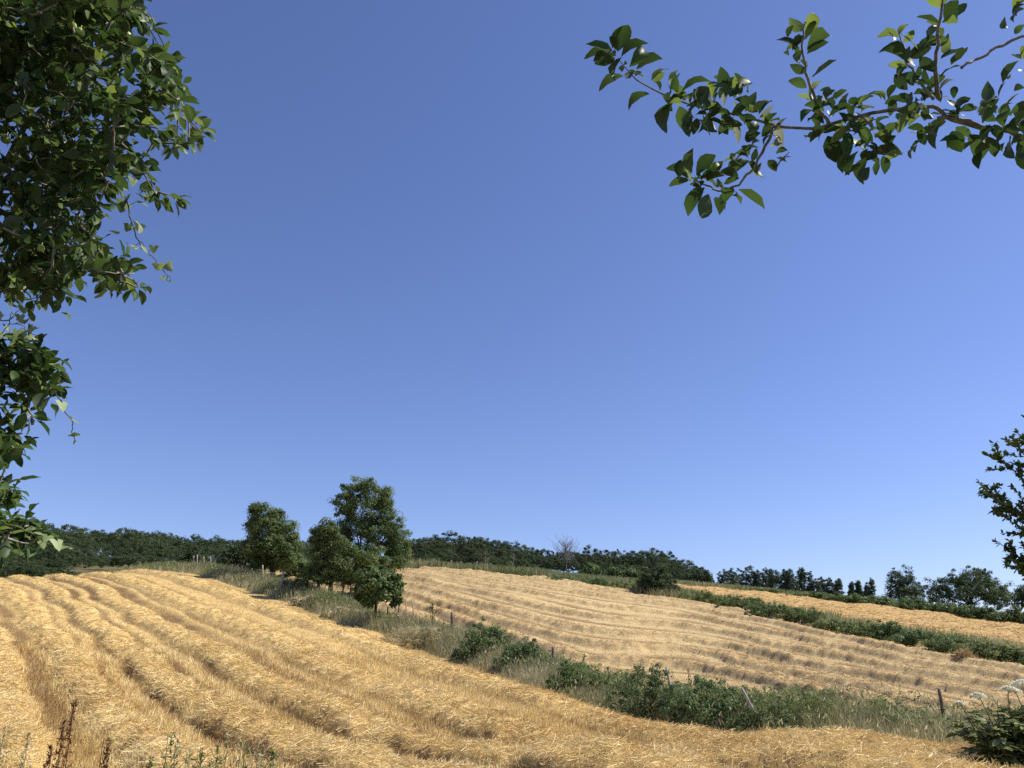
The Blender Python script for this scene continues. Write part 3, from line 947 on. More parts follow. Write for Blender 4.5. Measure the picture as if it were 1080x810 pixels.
# hedge above the far field
HEDGE = [(590, 614, 30, 9), (622, 619, 36, 11), (656, 624, 32, 13), (740, 638, 44, 16), (778, 644, 44, 17), (812, 652, 44, 19), (846, 659, 46, 19), (880, 666, 42, 18),
         (912, 672, 44, 19), (936, 676, 36, 22), (966, 682, 46, 19), (1002, 689, 46, 19), (1034, 695, 42, 18), (1066, 700, 46, 19), (1104, 707, 50, 20)]
for k, (px, py, w, h) in enumerate(HEDGE):
    lab = {0: 'low scrubby hedge plant nearest the bare tree on the far bank', 3: 'hedge shrub just right of the dark rounded bush', 9: 'tallest dark shrub in the hedge above the far field',
           14: 'hedge shrub at the right edge of the photo above the far field'}.get(k, 'green shrub in the hedge running along the top of the far field')
    bush('hedge_shrub', lab, px, py - 1, w * 1.2, h * (.75 + .5 * ((k * 29) % 7) / 7), ('bramble_leaf', 'green_grass', 'tree_leaf', 'tree_leaf', 'green_grass')[(k * 3) % 5], .12, 1.1, 30 + k, 'hedge shrub', 'hedge along the top of the far field')
HEDGE2 = [(800, 626, 40, 3), (850, 632, 44, 5), (890, 637, 44, 9), (925, 640, 40, 9), (960, 645, 40, 11), (995, 649, 40, 11), (1030, 654, 44, 14), (1066, 659, 40, 14), (1100, 663, 40, 14)]
for k, (px, py, w, h) in enumerate(HEDGE2):
    bush('hedge_shrub', 'low shrub in the hedge behind the upper orange field', px, py - 1, w * 1.1, h * 1.25, 'bramble_leaf' if k % 2 else 'tree_leaf', .26, 1.3, 60 + k, 'hedge shrub', 'hedge behind the upper field', Y=None)


# ------------------------------------------------------------------ far trees
def top_height(px, py, Y):
    b = ground(px, Y)
    return b, z_at(px, py, Y) - b[2]


def far_tree(name, label, px, top, Y, wpx, ells, mat, leaf, nc, seed, cat='tree', group=None, bark='dark_bark', r0=.25, spread=.5, shell=.5, base_py=None):
    b = ground(px, Y)
    lob = px_lobes(b, Y, ells)
    return make_tree(name, b, label, cat, lob, leaf * .72, int(nc / 2), 60, spread * 1.6, M[mat], M[bark], r0, 1.6, seed, group, n_twig=24, shell=shell)


far_tree('oak_tree', 'broad domed dark tree on the right skyline', 1024, 600, 150, 76, [(1020, 612, 20, 11), (1005, 622, 16, 13), (1040, 620, 18, 13), (1025, 627, 32, 13), (1052, 631, 14, 9), (998, 631, 12, 10), (1030, 607, 12, 7), (1010, 610, 12, 8)], 'oak_leaf', .36, 900, 201)
far_tree('skyline_tree', 'upright dark tree standing left of the broad domed tree on the right skyline', 953, 598, 160, 34, [(950, 608, 11, 10), (944, 620, 9, 14), (958, 618, 12, 14), (952, 628, 16, 10), (965, 628, 9, 10), (940, 626, 6, 9)], 'oak_leaf', .34, 480, 202)
far_tree('skyline_tree', 'thin airy tree showing sky gaps beside the broad domed tree', 985, 610, 170, 34, [(978, 617, 8, 7), (990, 618, 9, 8), (982, 630, 12, 8), (975, 625, 7, 8), (996, 626, 6, 7)], 'poplar_leaf', .45, 90, 203, shell=.7)
far_tree('skyline_tree', 'dark tree cut off by the right edge of the photo', 1078, 615, 165, 30, [(1078, 625, 10, 9), (1072, 632, 9, 8), (1086, 630, 12, 12), (1095, 624, 14, 14)], 'oak_leaf', .5, 200, 204)

POPS = [(762, 604, 12), (770, 601, 10), (779, 603, 14), (790, 600, 13), (797, 605, 9), (806, 602, 13), (815, 604, 12), (827, 603, 8), (832, 602, 9), (843, 603, 9), (846, 601, 7), (853, 606, 9), (812, 603, 7), (866, 613, 9), (875, 612, 10), (884, 614, 8), (898, 617, 5), (905, 614, 5), (914, 618, 6), (919, 613, 6), (785, 606, 16), (800, 607, 16), (821, 607, 14), (836, 610, 10), (858, 614, 12), (773, 607, 14)]
POP_LAB = {4: 'slim dark poplar between two pale ones near the wood', 7: 'dark narrow poplar in the middle of the far row', 9: 'dark poplar near the right end of the far row',
           10: 'tall pointed dark poplar at the right end of the far row', 16: 'smallest lone poplar on the right skyline', 17: 'narrow poplar just right of the smallest lone poplar',
           18: 'pale poplar left of its darker twin on the right skyline', 19: 'dark poplar touching a paler one on the right skyline'}
for k, (px, tp, w) in enumerate(POPS):
    Y = 230 + (k * 53) % 60
    b = ground(px, Y)
    s = Y / F_PX
    bot = 633 if px < 890 else 638
    hh = bot - tp
    tp -= 3; hh += 3; w *= 1.15
    ells = [(px, tp + hh * .22, w * .38, hh * .24), (px + .6, tp + hh * .48, w * .5, hh * .32), (px - .8, tp + hh * .75, w * .52, hh * .32)]
    dark = k in (0, 1, 4, 7, 9, 10, 11, 12, 16, 17, 19)
    far_tree('poplar_tree', POP_LAB.get(k, 'dark slim poplar in the row on the far skyline' if dark else 'pale grey-green poplar in the row on the far skyline'), px, tp, Y, w, ells,
             'oak_leaf' if dark else 'poplar_leaf', .38, 260, 220 + k, group='poplars on the far skyline', r0=.12, spread=.34, shell=.4)

# wood on the hill: prototypes, single trees on the right-hand ridge, the rest as one mass
PROTO = []


def wood_proto(seed):
    g_ = np.random.default_rng(seed)
    lob = [(0, 0, .66, .30, .30, .30)]
    for k in range(6):
        a = k / 6 * 6.28 + g_.uniform(-.4, .4)
        r = g_.uniform(.18, .30)
        lob.append((math.cos(a) * r, math.sin(a) * r, g_.uniform(.42, .74), g_.uniform(.15, .22), g_.uniform(.15, .22), g_.uniform(.14, .22)))
    return lob


PROFILE = [(-120, 560), (-60, 556), (0, 557), (50, 556), (75, 562), (100, 564), (125, 564), (150, 561), (165, 564), (185, 570), (210, 570), (235, 575), (260, 575), (330, 570), (400, 567), (436, 568), (445, 566), (456, 565), (468, 562), (480, 565), (492, 563), (505, 565), (518, 570), (535, 573), (550, 575), (566, 580), (575, 577), (590, 582), (610, 584), (625, 577), (645, 580), (665, 580), (685, 579), (700, 581), (715, 585), (730, 592), (742, 599), (752, 608)]
PP = np.array(PROFILE, float)
ridge_spots = []
g_w = np.random.default_rng(77)
# single trees: right ridge from px 425 to 752
for row, (dy, Ymin, Ymax, step) in enumerate([(0, 245, 265, 13.0), (7, 215, 235, 12.5), (15, 185, 200, 12.0), (22, 160, 172, 12.0)]):
    px = 424 + row * 5
    while px < 750:
        tp = float(np.interp(px, PP[:, 0], PP[:, 1])) - 4 + dy + g_w.uniform(0, 4)
        Y = g_w.uniform(Ymin, Ymax)
        b = ground(px, Y); h = z_at(px, tp, Y) - b[2]
        if 3.2 < h: ridge_spots.append((px, Y, b, min(h, 15.0), row))
        px += step * g_w.uniform(.75, 1.25)
protos = []
for k in range(6):
    protos.append(wood_proto(300 + k))
wood_src = []
for i, (px, Y, b, h, row) in enumerate(ridge_spots):
    if i < 6:
        r = make_tree('wood_tree', b, '', '', protos[i], .027, 130, 80, .075, M['wood_leaf'], M['bark'], .016, .3, 310 + i, n_twig=12, shell=.7, ragged=.04)
        wood_src.append(r)
    else:
        r = copy_tree(wood_src[i % 6])
    r.location = Vector(b)
    wd = h * g_w.uniform(.95, 1.25) if h > 6 else h * 1.3
    r.scale = (wd, wd, h)
    r.rotation_euler = (0, 0, g_w.uniform(0, 6.28))
    tag(r, ['dark round crown on the skyline of the right-hand wood', 'dark round crown in the second row of the right-hand wood', 'dark round crown low on the slope of the right-hand wood', 'dark round crown at the front of the right-hand wood'][row],
        'tree', 'trees of the wood behind the far field')


def wood_mass():
    G = Geo()
    base_q = [leaf_cloud(p, 95, 48, .036, .085, 330 + k, shell=.7, ragged=.04)[:2] for k, p in enumerate(protos)]
    n = 0
    rows = [(0, 430, 360), (5, 360, 310), (11, 310, 265), (18, 265, 225), (26, 225, 190), (34, 190, 160), (42, 160, 135), (50, 135, 112)]
    for row, (dy, Ya, Yb) in enumerate(rows):
        px = -150.0
        while px < 345:
            tp = float(np.interp(px, PP[:, 0], PP[:, 1])) - 10 + dy * 1.15 + g_w.uniform(0, 4)
            Y = g_w.uniform(Yb, Ya); b = ground(px, Y)
            h = min(z_at(px, tp, Y) - b[2], 15)
            if h > (3 if row < 6 else 1.5):
                q, v = base_q[n % 6]; n += 1
                w = max(h, 6 if row < 6 else 4) * g_w.uniform(.9, 1.25); a = g_w.uniform(0, 6.28)
                ca, sa = math.cos(a), math.sin(a)
                qq = q * np.array([w, w, h])
                qq = np.stack([qq[..., 0] * ca - qq[..., 1] * sa, qq[..., 0] * sa + qq[..., 1] * ca, qq[..., 2]], -1) + b
                G.quads(qq, np.clip(v + g_w.uniform(-.3, .2), 0, 1))
            px += (10.5 if row < 4 else 7.5) * g_w.uniform(.7, 1.2)
    tag(obj('woods', G.mesh('woods'), M['wood_leaf']), 'dense dark woodland covering the hill behind the near field', 'woods', kind='stuff')


wood_mass()


# bare pale tree and pale thin trees in front of the wood
def bare_tree(px, top, Y, wpx, label, seed, mat='grey_twig', nb=34, r0=.14, group=None):
    b, h = top_height(px, top, Y)
    g_ = np.random.default_rng(seed)
    root = empty('bare_tree', b, label, 'tree', group)
    T = Geo(); W = wpx * Y / F_PX / 2
    tr = limb(T, (0, 0, -.3), (g_.normal(0, .2), 0, h * .92), r0, r0 * .25, g_, 8, .03)
    obj('trunk', T.mesh('trunk', True), M[mat], root)
    B = Geo()
    for k in range(nb):
        u = g_.uniform(.3, .95); p0 = tr[0] + (tr[-1] - tr[0]) * u
        a = g_.uniform(0, 6.28); l = W * (1.15 - .6 * u) * g_.uniform(.6, 1.1)
        e = p0 + np.array([math.cos(a) * l, math.sin(a) * l, l * g_.uniform(.7, 1.4)])
        p = limb(B, p0, e, r0 * .34, r0 * .1, g_, 4, .08, 4)
        for j in range(4):
            q0 = p[g_.integers(1, 5)]
            limb(B, q0, q0 + np.array([g_.normal(0, .5), g_.normal(0, .5), g_.uniform(.2, 1.0)]) * l * .5, r0 * .14, r0 * .06, g_, 2, .08, 3)
    obj('branches', B.mesh('branches'), M[mat], root)
    return root


bare_tree(598, 572, 140, 34, 'leafless grey tree standing in front of the wood', 401, nb=60, mat='dead_wood')
bare_tree(512, 577, 158, 10, 'thin pale trunk at the front of the wood, farthest from the leafless tree', 402, 'pale_bark', 12, .09, 'pale trunks at the wood edge')
bare_tree(541, 582, 155, 8, 'thin pale trunk at the front of the wood, nearer the leafless tree', 403, 'pale_bark', 10, .08, 'pale trunks at the wood edge')
bush('bush', 'light green bush in front of the wood left of the dark rounded bush', 646, 606, 24, 15, 'tree_leaf', .4, 1.2, 80, group='bushes before the wood', Y=145)
bush('bush', 'rounded light green bush beside the other light bushes before the wood', 668, 606, 22, 15, 'tree_leaf', .4, 1.2, 81, group='bushes before the wood', Y=145)
bush('bush', 'grey-green bush before the wood nearest the leafless tree', 622, 606, 26, 16, 'tree_leaf', .4, 1.2, 82, group='bushes before the wood', Y=148)
bush('bush', 'dark bush before the wood just right of the dark rounded bush', 735, 606, 36, 18, 'wood_leaf', .4, 1.2, 83, group='bushes before the wood', Y=160)


# ------------------------------------------------------------------ fence posts
def post(px, top, bot, label, lean_px=0, r=.045, mat='post_wood', group='old fence posts', Y=None, square=False):
    b = hit(px, bot)[0] if Y is None else ground(px, Y)
    Y = b[1]
    tp = at(px + lean_px, top, Y)
    s = Y / F_PX
    # the foot stands in the grass: carry the post down to the ground along its own lean
    low = at(px, bot, Y)
    d = unit(tp - low)
    foot = low - d * .5
    foot[2] = min(foot[2], b[2])
    G = Geo()
    n = 6
    t = np.linspace(0, 1, n)[:, None]
    pts = (foot - b) + (tp - foot) * t + rng.normal(0, r * .12, (n, 3)) * (t > 0)
    G.tube(pts, np.linspace(r * 1.05, r * .85, n), 7, wob=.25)
    o = obj('fence_post', G.mesh('fence_post'), M[mat])
    o.location = Vector(b)
    return tag(o, label, 'fence post', group)


POSTS_Y = float(hit(480, 690)[0][1])


def verge_Y(px, off):
    """distance of the fence line (off metres into the strip) along a pixel column."""
    for Y in np.exp(np.linspace(math.log(11), math.log(110), 700)):
        b = ground(px, Y)
        e = seg_dist(np.array([b[0]]), np.array([Y]), EDGE)[0][0]
        if e > off: return float(Y)
    return 60.0


post(584, 682, 712, 'dark upright post standing alone right of the bright bramble patch', -1, .075, Y=verge_Y(584, 1.9))
post(477, 646, 668, 'small post at the left end of the bright bramble patch', 0, .08, Y=verge_Y(477, 2.0))
post(800, 726, 760, 'pale weathered post leaning steeply to the left', -18, .045, 'pale_post', Y=verge_Y(800, .25))
post(788, 730, 766, 'dark upright post hidden behind the leaning pale post', -1, .06, Y=verge_Y(788, .5))
post(995, 726, 752, 'slanted dark post with a whitish side near the flowering bush', -5, .045, Y=verge_Y(995, 2.0))
post(707, 703, 722, 'pale broken post stub poking above the dark brambles', -4, .045, 'pale_post', Y=verge_Y(707, 1.6))
post(420, 631, 662, 'tall thin stake right of the small leafy tree', 1, .04, Y=verge_Y(420, 2.2))
post(409, 640, 660, 'short stake beside the trunk of the small leafy tree', 0, .05, Y=verge_Y(409, 2.2))
post(429, 632, 655, 'thin pale stake leaning right of the small leafy tree', -1, .03, 'pale_post', Y=verge_Y(429, 2.6))
post(437, 634, 655, 'thin pale stake farthest right of the small leafy tree', -2, .03, 'pale_post', Y=verge_Y(437, 2.6))
post(296, 603, 622, 'white post beside the trunk of the round grey-green tree', 3, .11, 'pale_post', Y=verge_Y(296, 1.5))
post(277, 596, 614, 'pale thin post on the left of the round tree trunk', 0, .07, 'pale_post', Y=verge_Y(277, 3.0))
post(337, 612, 630, 'short dark post in the shade at the left edge of the tree clump', 0, .09, Y=verge_Y(337, 3))
for px, tp, bt in ((204, 586, 598), (208, 585, 598), (215, 587, 599), (222, 587, 600), (231, 590, 601)):
    post(px, tp, bt, 'pale thin post in the grass on the left crest', 0, .07, 'pale_post', 'pale posts on the left crest', Y=84)
for px, tp, bt in ((476, 591, 601), (486, 592, 602), (503, 592, 603), (514, 594, 604), (546, 597, 607)):
    post(px, tp, bt, 'pale thin post on the crest above the far field', 0, .06, 'pale_post', 'pale posts above the far field', Y=107)


# tall weeds that stand out of the strip
def spike_weed(px, bot, top, Y, label, mat='green_grass', seed=0, name='weed', w=.16, group='tall weeds', n=90, leafs=.05):
    g_ = np.random.default_rng(seed)
    b = ground(px, Y) if Y else hit(px, bot)[0]
    Y = b[1]; h = z_at(px, top, Y) - b[2]
    root = empty(name, b, label, 'weed', group)
    S = Geo()
    p = limb(S, (0, 0, -.05), (g_.normal(0, .04) * h, 0, h), .008 * Y / 15 + .003, .003 * Y / 15 + .001, g_, 6, .02, 5)
    for k in range(5):
        u = g_.uniform(.35, .8); p0 = np.array([0, 0, h * u]); a = g_.uniform(0, 6.28)
        limb(S, p0, p0 + np.array([math.cos(a) * w * .8, math.sin(a) * w * .8, h * .2]), .004 * Y / 15 + .001, .002, g_, 3, .08, 4)
    obj('stem', S.mesh('stem'), M[mat], root)
    u = g_.random(n) ** .8
    P = np.stack([g_.normal(0, w * .5, n) * (1.1 - u), g_.normal(0, w * .5, n) * (1.1 - u), h * (.25 + .75 * u)], -1)
    D = unit(g_.normal(0, 1, (n, 3)) + np.array([0, 0, .5])); sd_ = unit(np.cross(D, g_.normal(0, 1, (n, 3))))
    L_ = leafs * g_.uniform(.6, 1.4, n)
    G = Geo(); G.quads(blade_quads(P, D, sd_, L_, L_ * .4, .3), g_.random(n))
    obj('leaves', G.mesh('leaves'), M[mat], root)
    return root


spike_weed(455, 0, 636, verge_Y(455, 2.0), 'dark upright weed left of the small post by the bright brambles', 'bramble_leaf', 1, w=.3, leafs=.12)
spike_weed(617, 0, 690, verge_Y(617, 2.4), 'upright leafy weed right of the lone dark post', 'bramble_leaf', 2, w=.16, leafs=.08)
spike_weed(690, 0, 700, verge_Y(690, 2.2), 'leafy weed rising above the wide dark bramble', 'bramble_leaf', 3, w=.16, leafs=.07)
spike_weed(730, 0, 705, verge_Y(730, 2.4), 'thin brown weed spike rising behind the dark brambles', 'brown_stalk', 4, w=.12, leafs=.05)
spike_weed(918, 0, 782, verge_Y(918, -1.2), 'single small weed standing on the straw below the strip', 'brown_stalk', 5, w=.06, n=30, leafs=.03)
# front left: docks gone brown and wispy green weeds
for k, (px, top, Y, lab) in enumerate([(54, 738, 6.6, 'tallest reddish brown dock spike in the bottom left corner'), (44, 762, 6.5, 'reddish brown dock spike left of the tallest one'), (98, 778, 6.6, 'thin brown dock spike standing apart on the right of the others'),
                                       (34, 786, 6.4, 'short dark dock spike in the bottom left corner')]):
    spike_weed(px, 0, top, Y, lab, 'brown_stalk', 20 + k, 'dock', .055, 'brown docks at bottom left', 170, .028)
for k, (px, top) in enumerate([(168, 774), (178, 782), (205, 788), (232, 772), (241, 764), (252, 784), (266, 780), (283, 792), (12, 772), (190, 790), (222, 786), (-8, 765), (150, 796), (272, 792)]):
    spike_weed(px, 0, top, 6.9 + (k % 4) * .3, ('wispy dry weed at the bottom edge of the near field' if k % 5 in (1, 3, 4) else 'wispy green weed at the bottom edge of the near field') if px > 100 else 'wispy weed in the bottom left corner beside the brown docks', 'dry_grass' if k % 5 in (1, 3, 4) else 'green_grass', 40 + k, 'weed', .10, 'wispy weeds at the bottom edge', 70, .035)


def corner_grass():
    G = Geo()
    n = 30000
    X, Y, r = polar_samples(n, 4.6, 8.2, .69)
    c = X / Y
    k = rng.random(n) < np.where(c < -.52, .9, np.where((c < -.28), .22, .04)) * smooth(8.3 - r, .4, 1.6)
    X, Y, r = X[k], Y[k], r[k]; m = len(X)
    q, v = bent_blades(X, Y, top_z(X, Y), rng.uniform(.12, .5, m), rng.uniform(.004, .008, m), rng.uniform(.1, .6, m), rng.random(m))
    G.quads(q, v)
    tag(obj('grass', G.mesh('corner_grass'), M['green_grass']), 'thin green grass at the near edge of the field', 'grass', kind='stuff')


corner_grass()

# straw heap against the hedge
b = hit(1018, 699)[0]
hr = 22 * b[1] / F_PX / 2
G = Geo()
uu, vv = np.meshgrid(np.linspace(0, 2 * math.pi, 25)[:-1], np.linspace(0, 1, 9), indexing='ij')
rad = hr * (1 - vv) * (1 + .25 * (noise(uu * 2, vv * 3, 5) - .5))
V = np.stack([rad * np.cos(uu), rad * np.sin(uu), hr * .95 * np.sin(vv * 1.57) - .1], -1)
idx = np.arange(24 * 9).reshape(24, 9); nx = np.roll(idx, -1, 0)
G.add(V, np.stack([idx[:, :-1], nx[:, :-1], nx[:, 1:], idx[:, 1:]], -1).reshape(-1, 4), .25)
n = 900
a = rng.uniform(0, 6.28, n); t = rng.random(n) ** .7
P = np.stack([hr * t * np.cos(a), hr * t * np.sin(a), hr * .95 * np.cos(t * 1.57) - .05], -1)
D = unit(rng.normal(0, 1, (n, 3)) * np.array([1, 1, .5])); sd_ = unit(np.cross(D, rng.normal(0, 1, (n, 3))))
G.quads(blade_quads(P, D, sd_, np.full(n, .35), np.full(n, .035), .6), np.clip(rng.normal(.3, .2, n), 0, 1))
o = obj('straw_heap', G.mesh('straw_heap'), M['far_straw']); o.location = Vector(b)
tag(o, 'small pointed heap of straw against the hedge on the right', 'straw heap')


# ------------------------------------------------------------------ near leaves, built blade by blade
US = np.array([0, .10, .28, .5, .72, .9, 1.0])
WS = np.array([.03, .42, .86, 1.0, .78, .36, .02])


def leaves(G, base, tip, nrm, width, col, curl=.18, fold=.25):
    """pointed oval leaves with a folded midrib and a drooping tip; arrays of N."""
    base, tip = np.asarray(base, float), np.asarray(tip, float)
    n = len(base)
    L_ = np.linalg.norm(tip - base, axis=1)
    D = unit(tip - base)
    nn = unit(nrm - D * (nrm * D).sum(1, keepdims=True))
    S = np.cross(D, nn)
    curl = np.broadcast_to(curl, (n,)); fold = np.broadcast_to(fold, (n,))
    side = rng.normal(0, .05, n)
    V = np.zeros((n, len(US), 3, 3))
    for i, (u, w) in enumerate(zip(US, WS)):
        z = curl * L_ * (4 * u * (1 - u)) * .5
        for j, sgn in enumerate((-1, 0, 1)):
            hw = w * width / 2 * sgn
            lift = fold * np.abs(hw) + (.05 * L_ * math.sin(u * 17 + j) * (sgn != 0)) * .4
            V[:, i, j] = base + D * (L_ * u)[:, None] + S * (hw + side * L_ * math.sin(u * 3.1))[:, None] + nn * (z + lift)[:, None]
    m = len(US) * 3
    f = []
    for i in range(len(US) - 1):
        for j in range(2):
            f.append((i * 3 + j, i * 3 + j + 1, (i + 1) * 3 + j + 1, (i + 1) * 3 + j))
    f = np.array(f)
    F = (f[None] + (np.arange(n) * m)[:, None, None]).reshape(-1, 4)
    G.add(V.reshape(-1, 3), F, np.repeat(np.asarray(col, float), len(f)))


def frame_pt(px, py, dist):
    return unit(ray(px, py)) * np.asarray(dist, float)[..., None] if np.ndim(dist) else unit(ray(px, py)) * dist


def right_apple():
    base = np.array([2.75, 2.1, float(base_z(2.75, 2.1))])
    root = empty('apple_tree', base, 'apple tree whose one leafy branch hangs across the top right sky', 'tree', 'apple trees')
    T = Geo(); B = Geo(); LV = Geo()
    fork = np.array([2.6, 2.15, .55])
    g_ = np.random.default_rng(5)
    limb(T, base + np.array([0, 0, -.2]), fork, .11, .085, g_, 8, .03, 10)
    D0 = 2.35

    def crop(ox, oy, sc):
        return lambda x, y: (ox + x / sc, oy + y / sc)
    A, Bc, Cc, Dc = crop(600, 10, 6.75), crop(690, 60, 4.5), crop(810, 0, 4.05), crop(910, 0, 4.265)

    def twig(cf, pts, r0, r1, dd=(0, 0)):
        p = np.array([cf(*q) for q in pts]); k = len(p)
        d = D0 + np.linspace(dd[0], dd[1], k)
        P = frame_pt(p[:, 0], p[:, 1], d)
        # refine
        t = np.linspace(0, 1, k); tt = np.linspace(0, 1, k * 3)
        P = np.stack([np.interp(tt, t, P[:, i]) for i in range(3)], -1) + g_.normal(0, .0025, (k * 3, 3))
        B.tube(P, np.linspace(r0, r1, k * 3), 6)
        return P
    main_px = [(1180, 215), (1110, 165), (1060, 135), (1042, 137), (1022, 131), (1000, 125), (987, 112), (955, 114), (920, 119), (875, 131), (862, 136), (825, 134), (812, 131), (790, 124), (760, 117), (730, 111), (712, 105), (694, 97), (672, 85), (662, 74), (652, 62)]
    mp_ = np.array(main_px, float)
    dist = D0 + np.interp(np.arange(len(mp_)), [0, 6, 20], [.1, 0, .12])
    P = frame_pt(mp_[:, 0], mp_[:, 1], dist)
    P = np.vstack([fork[None], (fork + P[0])[None] / 2 + np.array([[0, 0, .1]]), P])
    k = len(P); t = np.arange(k); tt = np.linspace(0, k - 1, k * 3)
    P = np.stack([np.interp(tt, t, P[:, i]) for i in range(3)], -1)
    rr = np.interp(tt, [0, 2, 9, 14, k - 1], [.034, .007, .0048, .0038, .0014])
    B.tube(P, rr, 8)
    twig(Cc, [(260, 530), (210, 440), (170, 340), (155, 250), (150, 130), (165, 90)], .005, .0015, (0, -.12))
    twig(Dc, [(340, 440), (325, 300), (340, 150), (360, 20), (362, -20)], .0055, .002, (0, -.12))
    twig(Dc, [(310, 440), (230, 340), (195, 280), (180, 210), (160, 160)], .004, .0015, (0, .1))
    twig(Bc, [(590, 320), (560, 340), (530, 440), (460, 550), (400, 610), (300, 635), (230, 605), (170, 565)], .005, .002, (0, .05))
    twig(Dc, [(330, 530), (450, 540), (560, 575), (650, 590), (725, 560), (800, 540)], .006, .005, (0, .1))
    twig(Dc, [(445, 305), (520, 262), (600, 220), (725, 160), (800, 130)], .0035, .004, (.05, .25))
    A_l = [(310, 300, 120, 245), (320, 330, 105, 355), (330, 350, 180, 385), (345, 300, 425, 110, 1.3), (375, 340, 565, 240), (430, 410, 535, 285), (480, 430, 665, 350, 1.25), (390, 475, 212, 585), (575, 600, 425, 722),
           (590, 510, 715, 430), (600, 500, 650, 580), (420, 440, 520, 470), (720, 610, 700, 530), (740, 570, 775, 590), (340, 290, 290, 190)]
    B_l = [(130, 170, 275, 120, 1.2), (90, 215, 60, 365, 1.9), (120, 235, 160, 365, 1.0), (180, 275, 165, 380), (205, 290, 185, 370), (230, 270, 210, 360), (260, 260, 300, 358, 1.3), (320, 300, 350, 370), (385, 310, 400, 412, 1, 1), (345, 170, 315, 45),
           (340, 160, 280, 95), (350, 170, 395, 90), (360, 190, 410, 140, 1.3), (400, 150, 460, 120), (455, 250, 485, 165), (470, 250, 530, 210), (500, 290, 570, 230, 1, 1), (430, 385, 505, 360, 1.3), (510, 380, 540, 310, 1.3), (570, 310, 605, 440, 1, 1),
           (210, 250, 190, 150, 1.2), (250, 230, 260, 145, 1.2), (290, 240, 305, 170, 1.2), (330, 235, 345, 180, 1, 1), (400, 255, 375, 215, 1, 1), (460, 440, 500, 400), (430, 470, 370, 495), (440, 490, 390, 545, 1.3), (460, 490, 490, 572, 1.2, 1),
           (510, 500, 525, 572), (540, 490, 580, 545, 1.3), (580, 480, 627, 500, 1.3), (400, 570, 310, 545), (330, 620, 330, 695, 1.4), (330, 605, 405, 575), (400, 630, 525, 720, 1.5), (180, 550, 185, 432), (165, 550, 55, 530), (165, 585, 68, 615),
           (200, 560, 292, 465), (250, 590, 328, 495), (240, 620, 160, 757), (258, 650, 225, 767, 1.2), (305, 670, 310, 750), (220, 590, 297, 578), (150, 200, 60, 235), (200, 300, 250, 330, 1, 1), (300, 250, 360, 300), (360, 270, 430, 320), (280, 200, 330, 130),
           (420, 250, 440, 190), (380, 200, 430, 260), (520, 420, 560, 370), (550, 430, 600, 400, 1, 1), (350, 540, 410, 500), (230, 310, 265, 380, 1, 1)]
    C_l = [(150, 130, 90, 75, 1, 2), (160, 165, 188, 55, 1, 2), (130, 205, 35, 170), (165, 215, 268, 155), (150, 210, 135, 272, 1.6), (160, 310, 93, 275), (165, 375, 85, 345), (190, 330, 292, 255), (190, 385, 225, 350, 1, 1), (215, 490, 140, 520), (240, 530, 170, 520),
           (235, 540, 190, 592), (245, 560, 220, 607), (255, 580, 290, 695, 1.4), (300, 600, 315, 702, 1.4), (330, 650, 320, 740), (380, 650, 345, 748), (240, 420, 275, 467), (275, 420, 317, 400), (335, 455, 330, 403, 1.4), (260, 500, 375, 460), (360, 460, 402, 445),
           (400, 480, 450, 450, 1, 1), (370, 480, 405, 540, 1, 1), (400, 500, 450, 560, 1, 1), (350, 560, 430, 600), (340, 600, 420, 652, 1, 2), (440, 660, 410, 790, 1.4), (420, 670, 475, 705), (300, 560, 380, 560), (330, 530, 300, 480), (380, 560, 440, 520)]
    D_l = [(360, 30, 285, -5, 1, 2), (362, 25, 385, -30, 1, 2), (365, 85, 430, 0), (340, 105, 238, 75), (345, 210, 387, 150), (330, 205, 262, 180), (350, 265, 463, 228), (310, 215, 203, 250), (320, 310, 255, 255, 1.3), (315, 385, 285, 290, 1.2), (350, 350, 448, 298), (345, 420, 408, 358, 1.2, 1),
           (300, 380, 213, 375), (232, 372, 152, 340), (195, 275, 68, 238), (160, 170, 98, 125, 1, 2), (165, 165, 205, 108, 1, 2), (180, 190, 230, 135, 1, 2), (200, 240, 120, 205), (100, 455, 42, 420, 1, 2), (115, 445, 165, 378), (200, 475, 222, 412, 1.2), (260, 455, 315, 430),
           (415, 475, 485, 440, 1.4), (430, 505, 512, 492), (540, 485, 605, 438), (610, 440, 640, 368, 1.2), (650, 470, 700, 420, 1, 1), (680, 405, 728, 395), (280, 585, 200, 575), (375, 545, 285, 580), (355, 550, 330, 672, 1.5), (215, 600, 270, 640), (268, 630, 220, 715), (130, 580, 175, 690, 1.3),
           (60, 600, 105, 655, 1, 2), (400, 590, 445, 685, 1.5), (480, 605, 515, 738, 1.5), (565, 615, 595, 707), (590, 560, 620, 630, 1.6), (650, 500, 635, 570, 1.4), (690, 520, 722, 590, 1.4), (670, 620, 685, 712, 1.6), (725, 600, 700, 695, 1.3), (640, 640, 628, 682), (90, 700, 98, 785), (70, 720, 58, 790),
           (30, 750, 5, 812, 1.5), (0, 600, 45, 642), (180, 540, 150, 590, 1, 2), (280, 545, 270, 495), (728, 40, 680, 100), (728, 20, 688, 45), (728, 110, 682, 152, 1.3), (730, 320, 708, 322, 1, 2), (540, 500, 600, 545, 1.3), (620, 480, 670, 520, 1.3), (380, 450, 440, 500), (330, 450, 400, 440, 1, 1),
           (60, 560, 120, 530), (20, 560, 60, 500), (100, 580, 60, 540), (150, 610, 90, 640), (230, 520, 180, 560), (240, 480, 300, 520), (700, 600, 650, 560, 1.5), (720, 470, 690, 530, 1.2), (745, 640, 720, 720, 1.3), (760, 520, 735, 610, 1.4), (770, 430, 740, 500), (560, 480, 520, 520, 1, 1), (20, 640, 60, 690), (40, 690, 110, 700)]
    bb, tt_, ww, cc = [], [], [], []
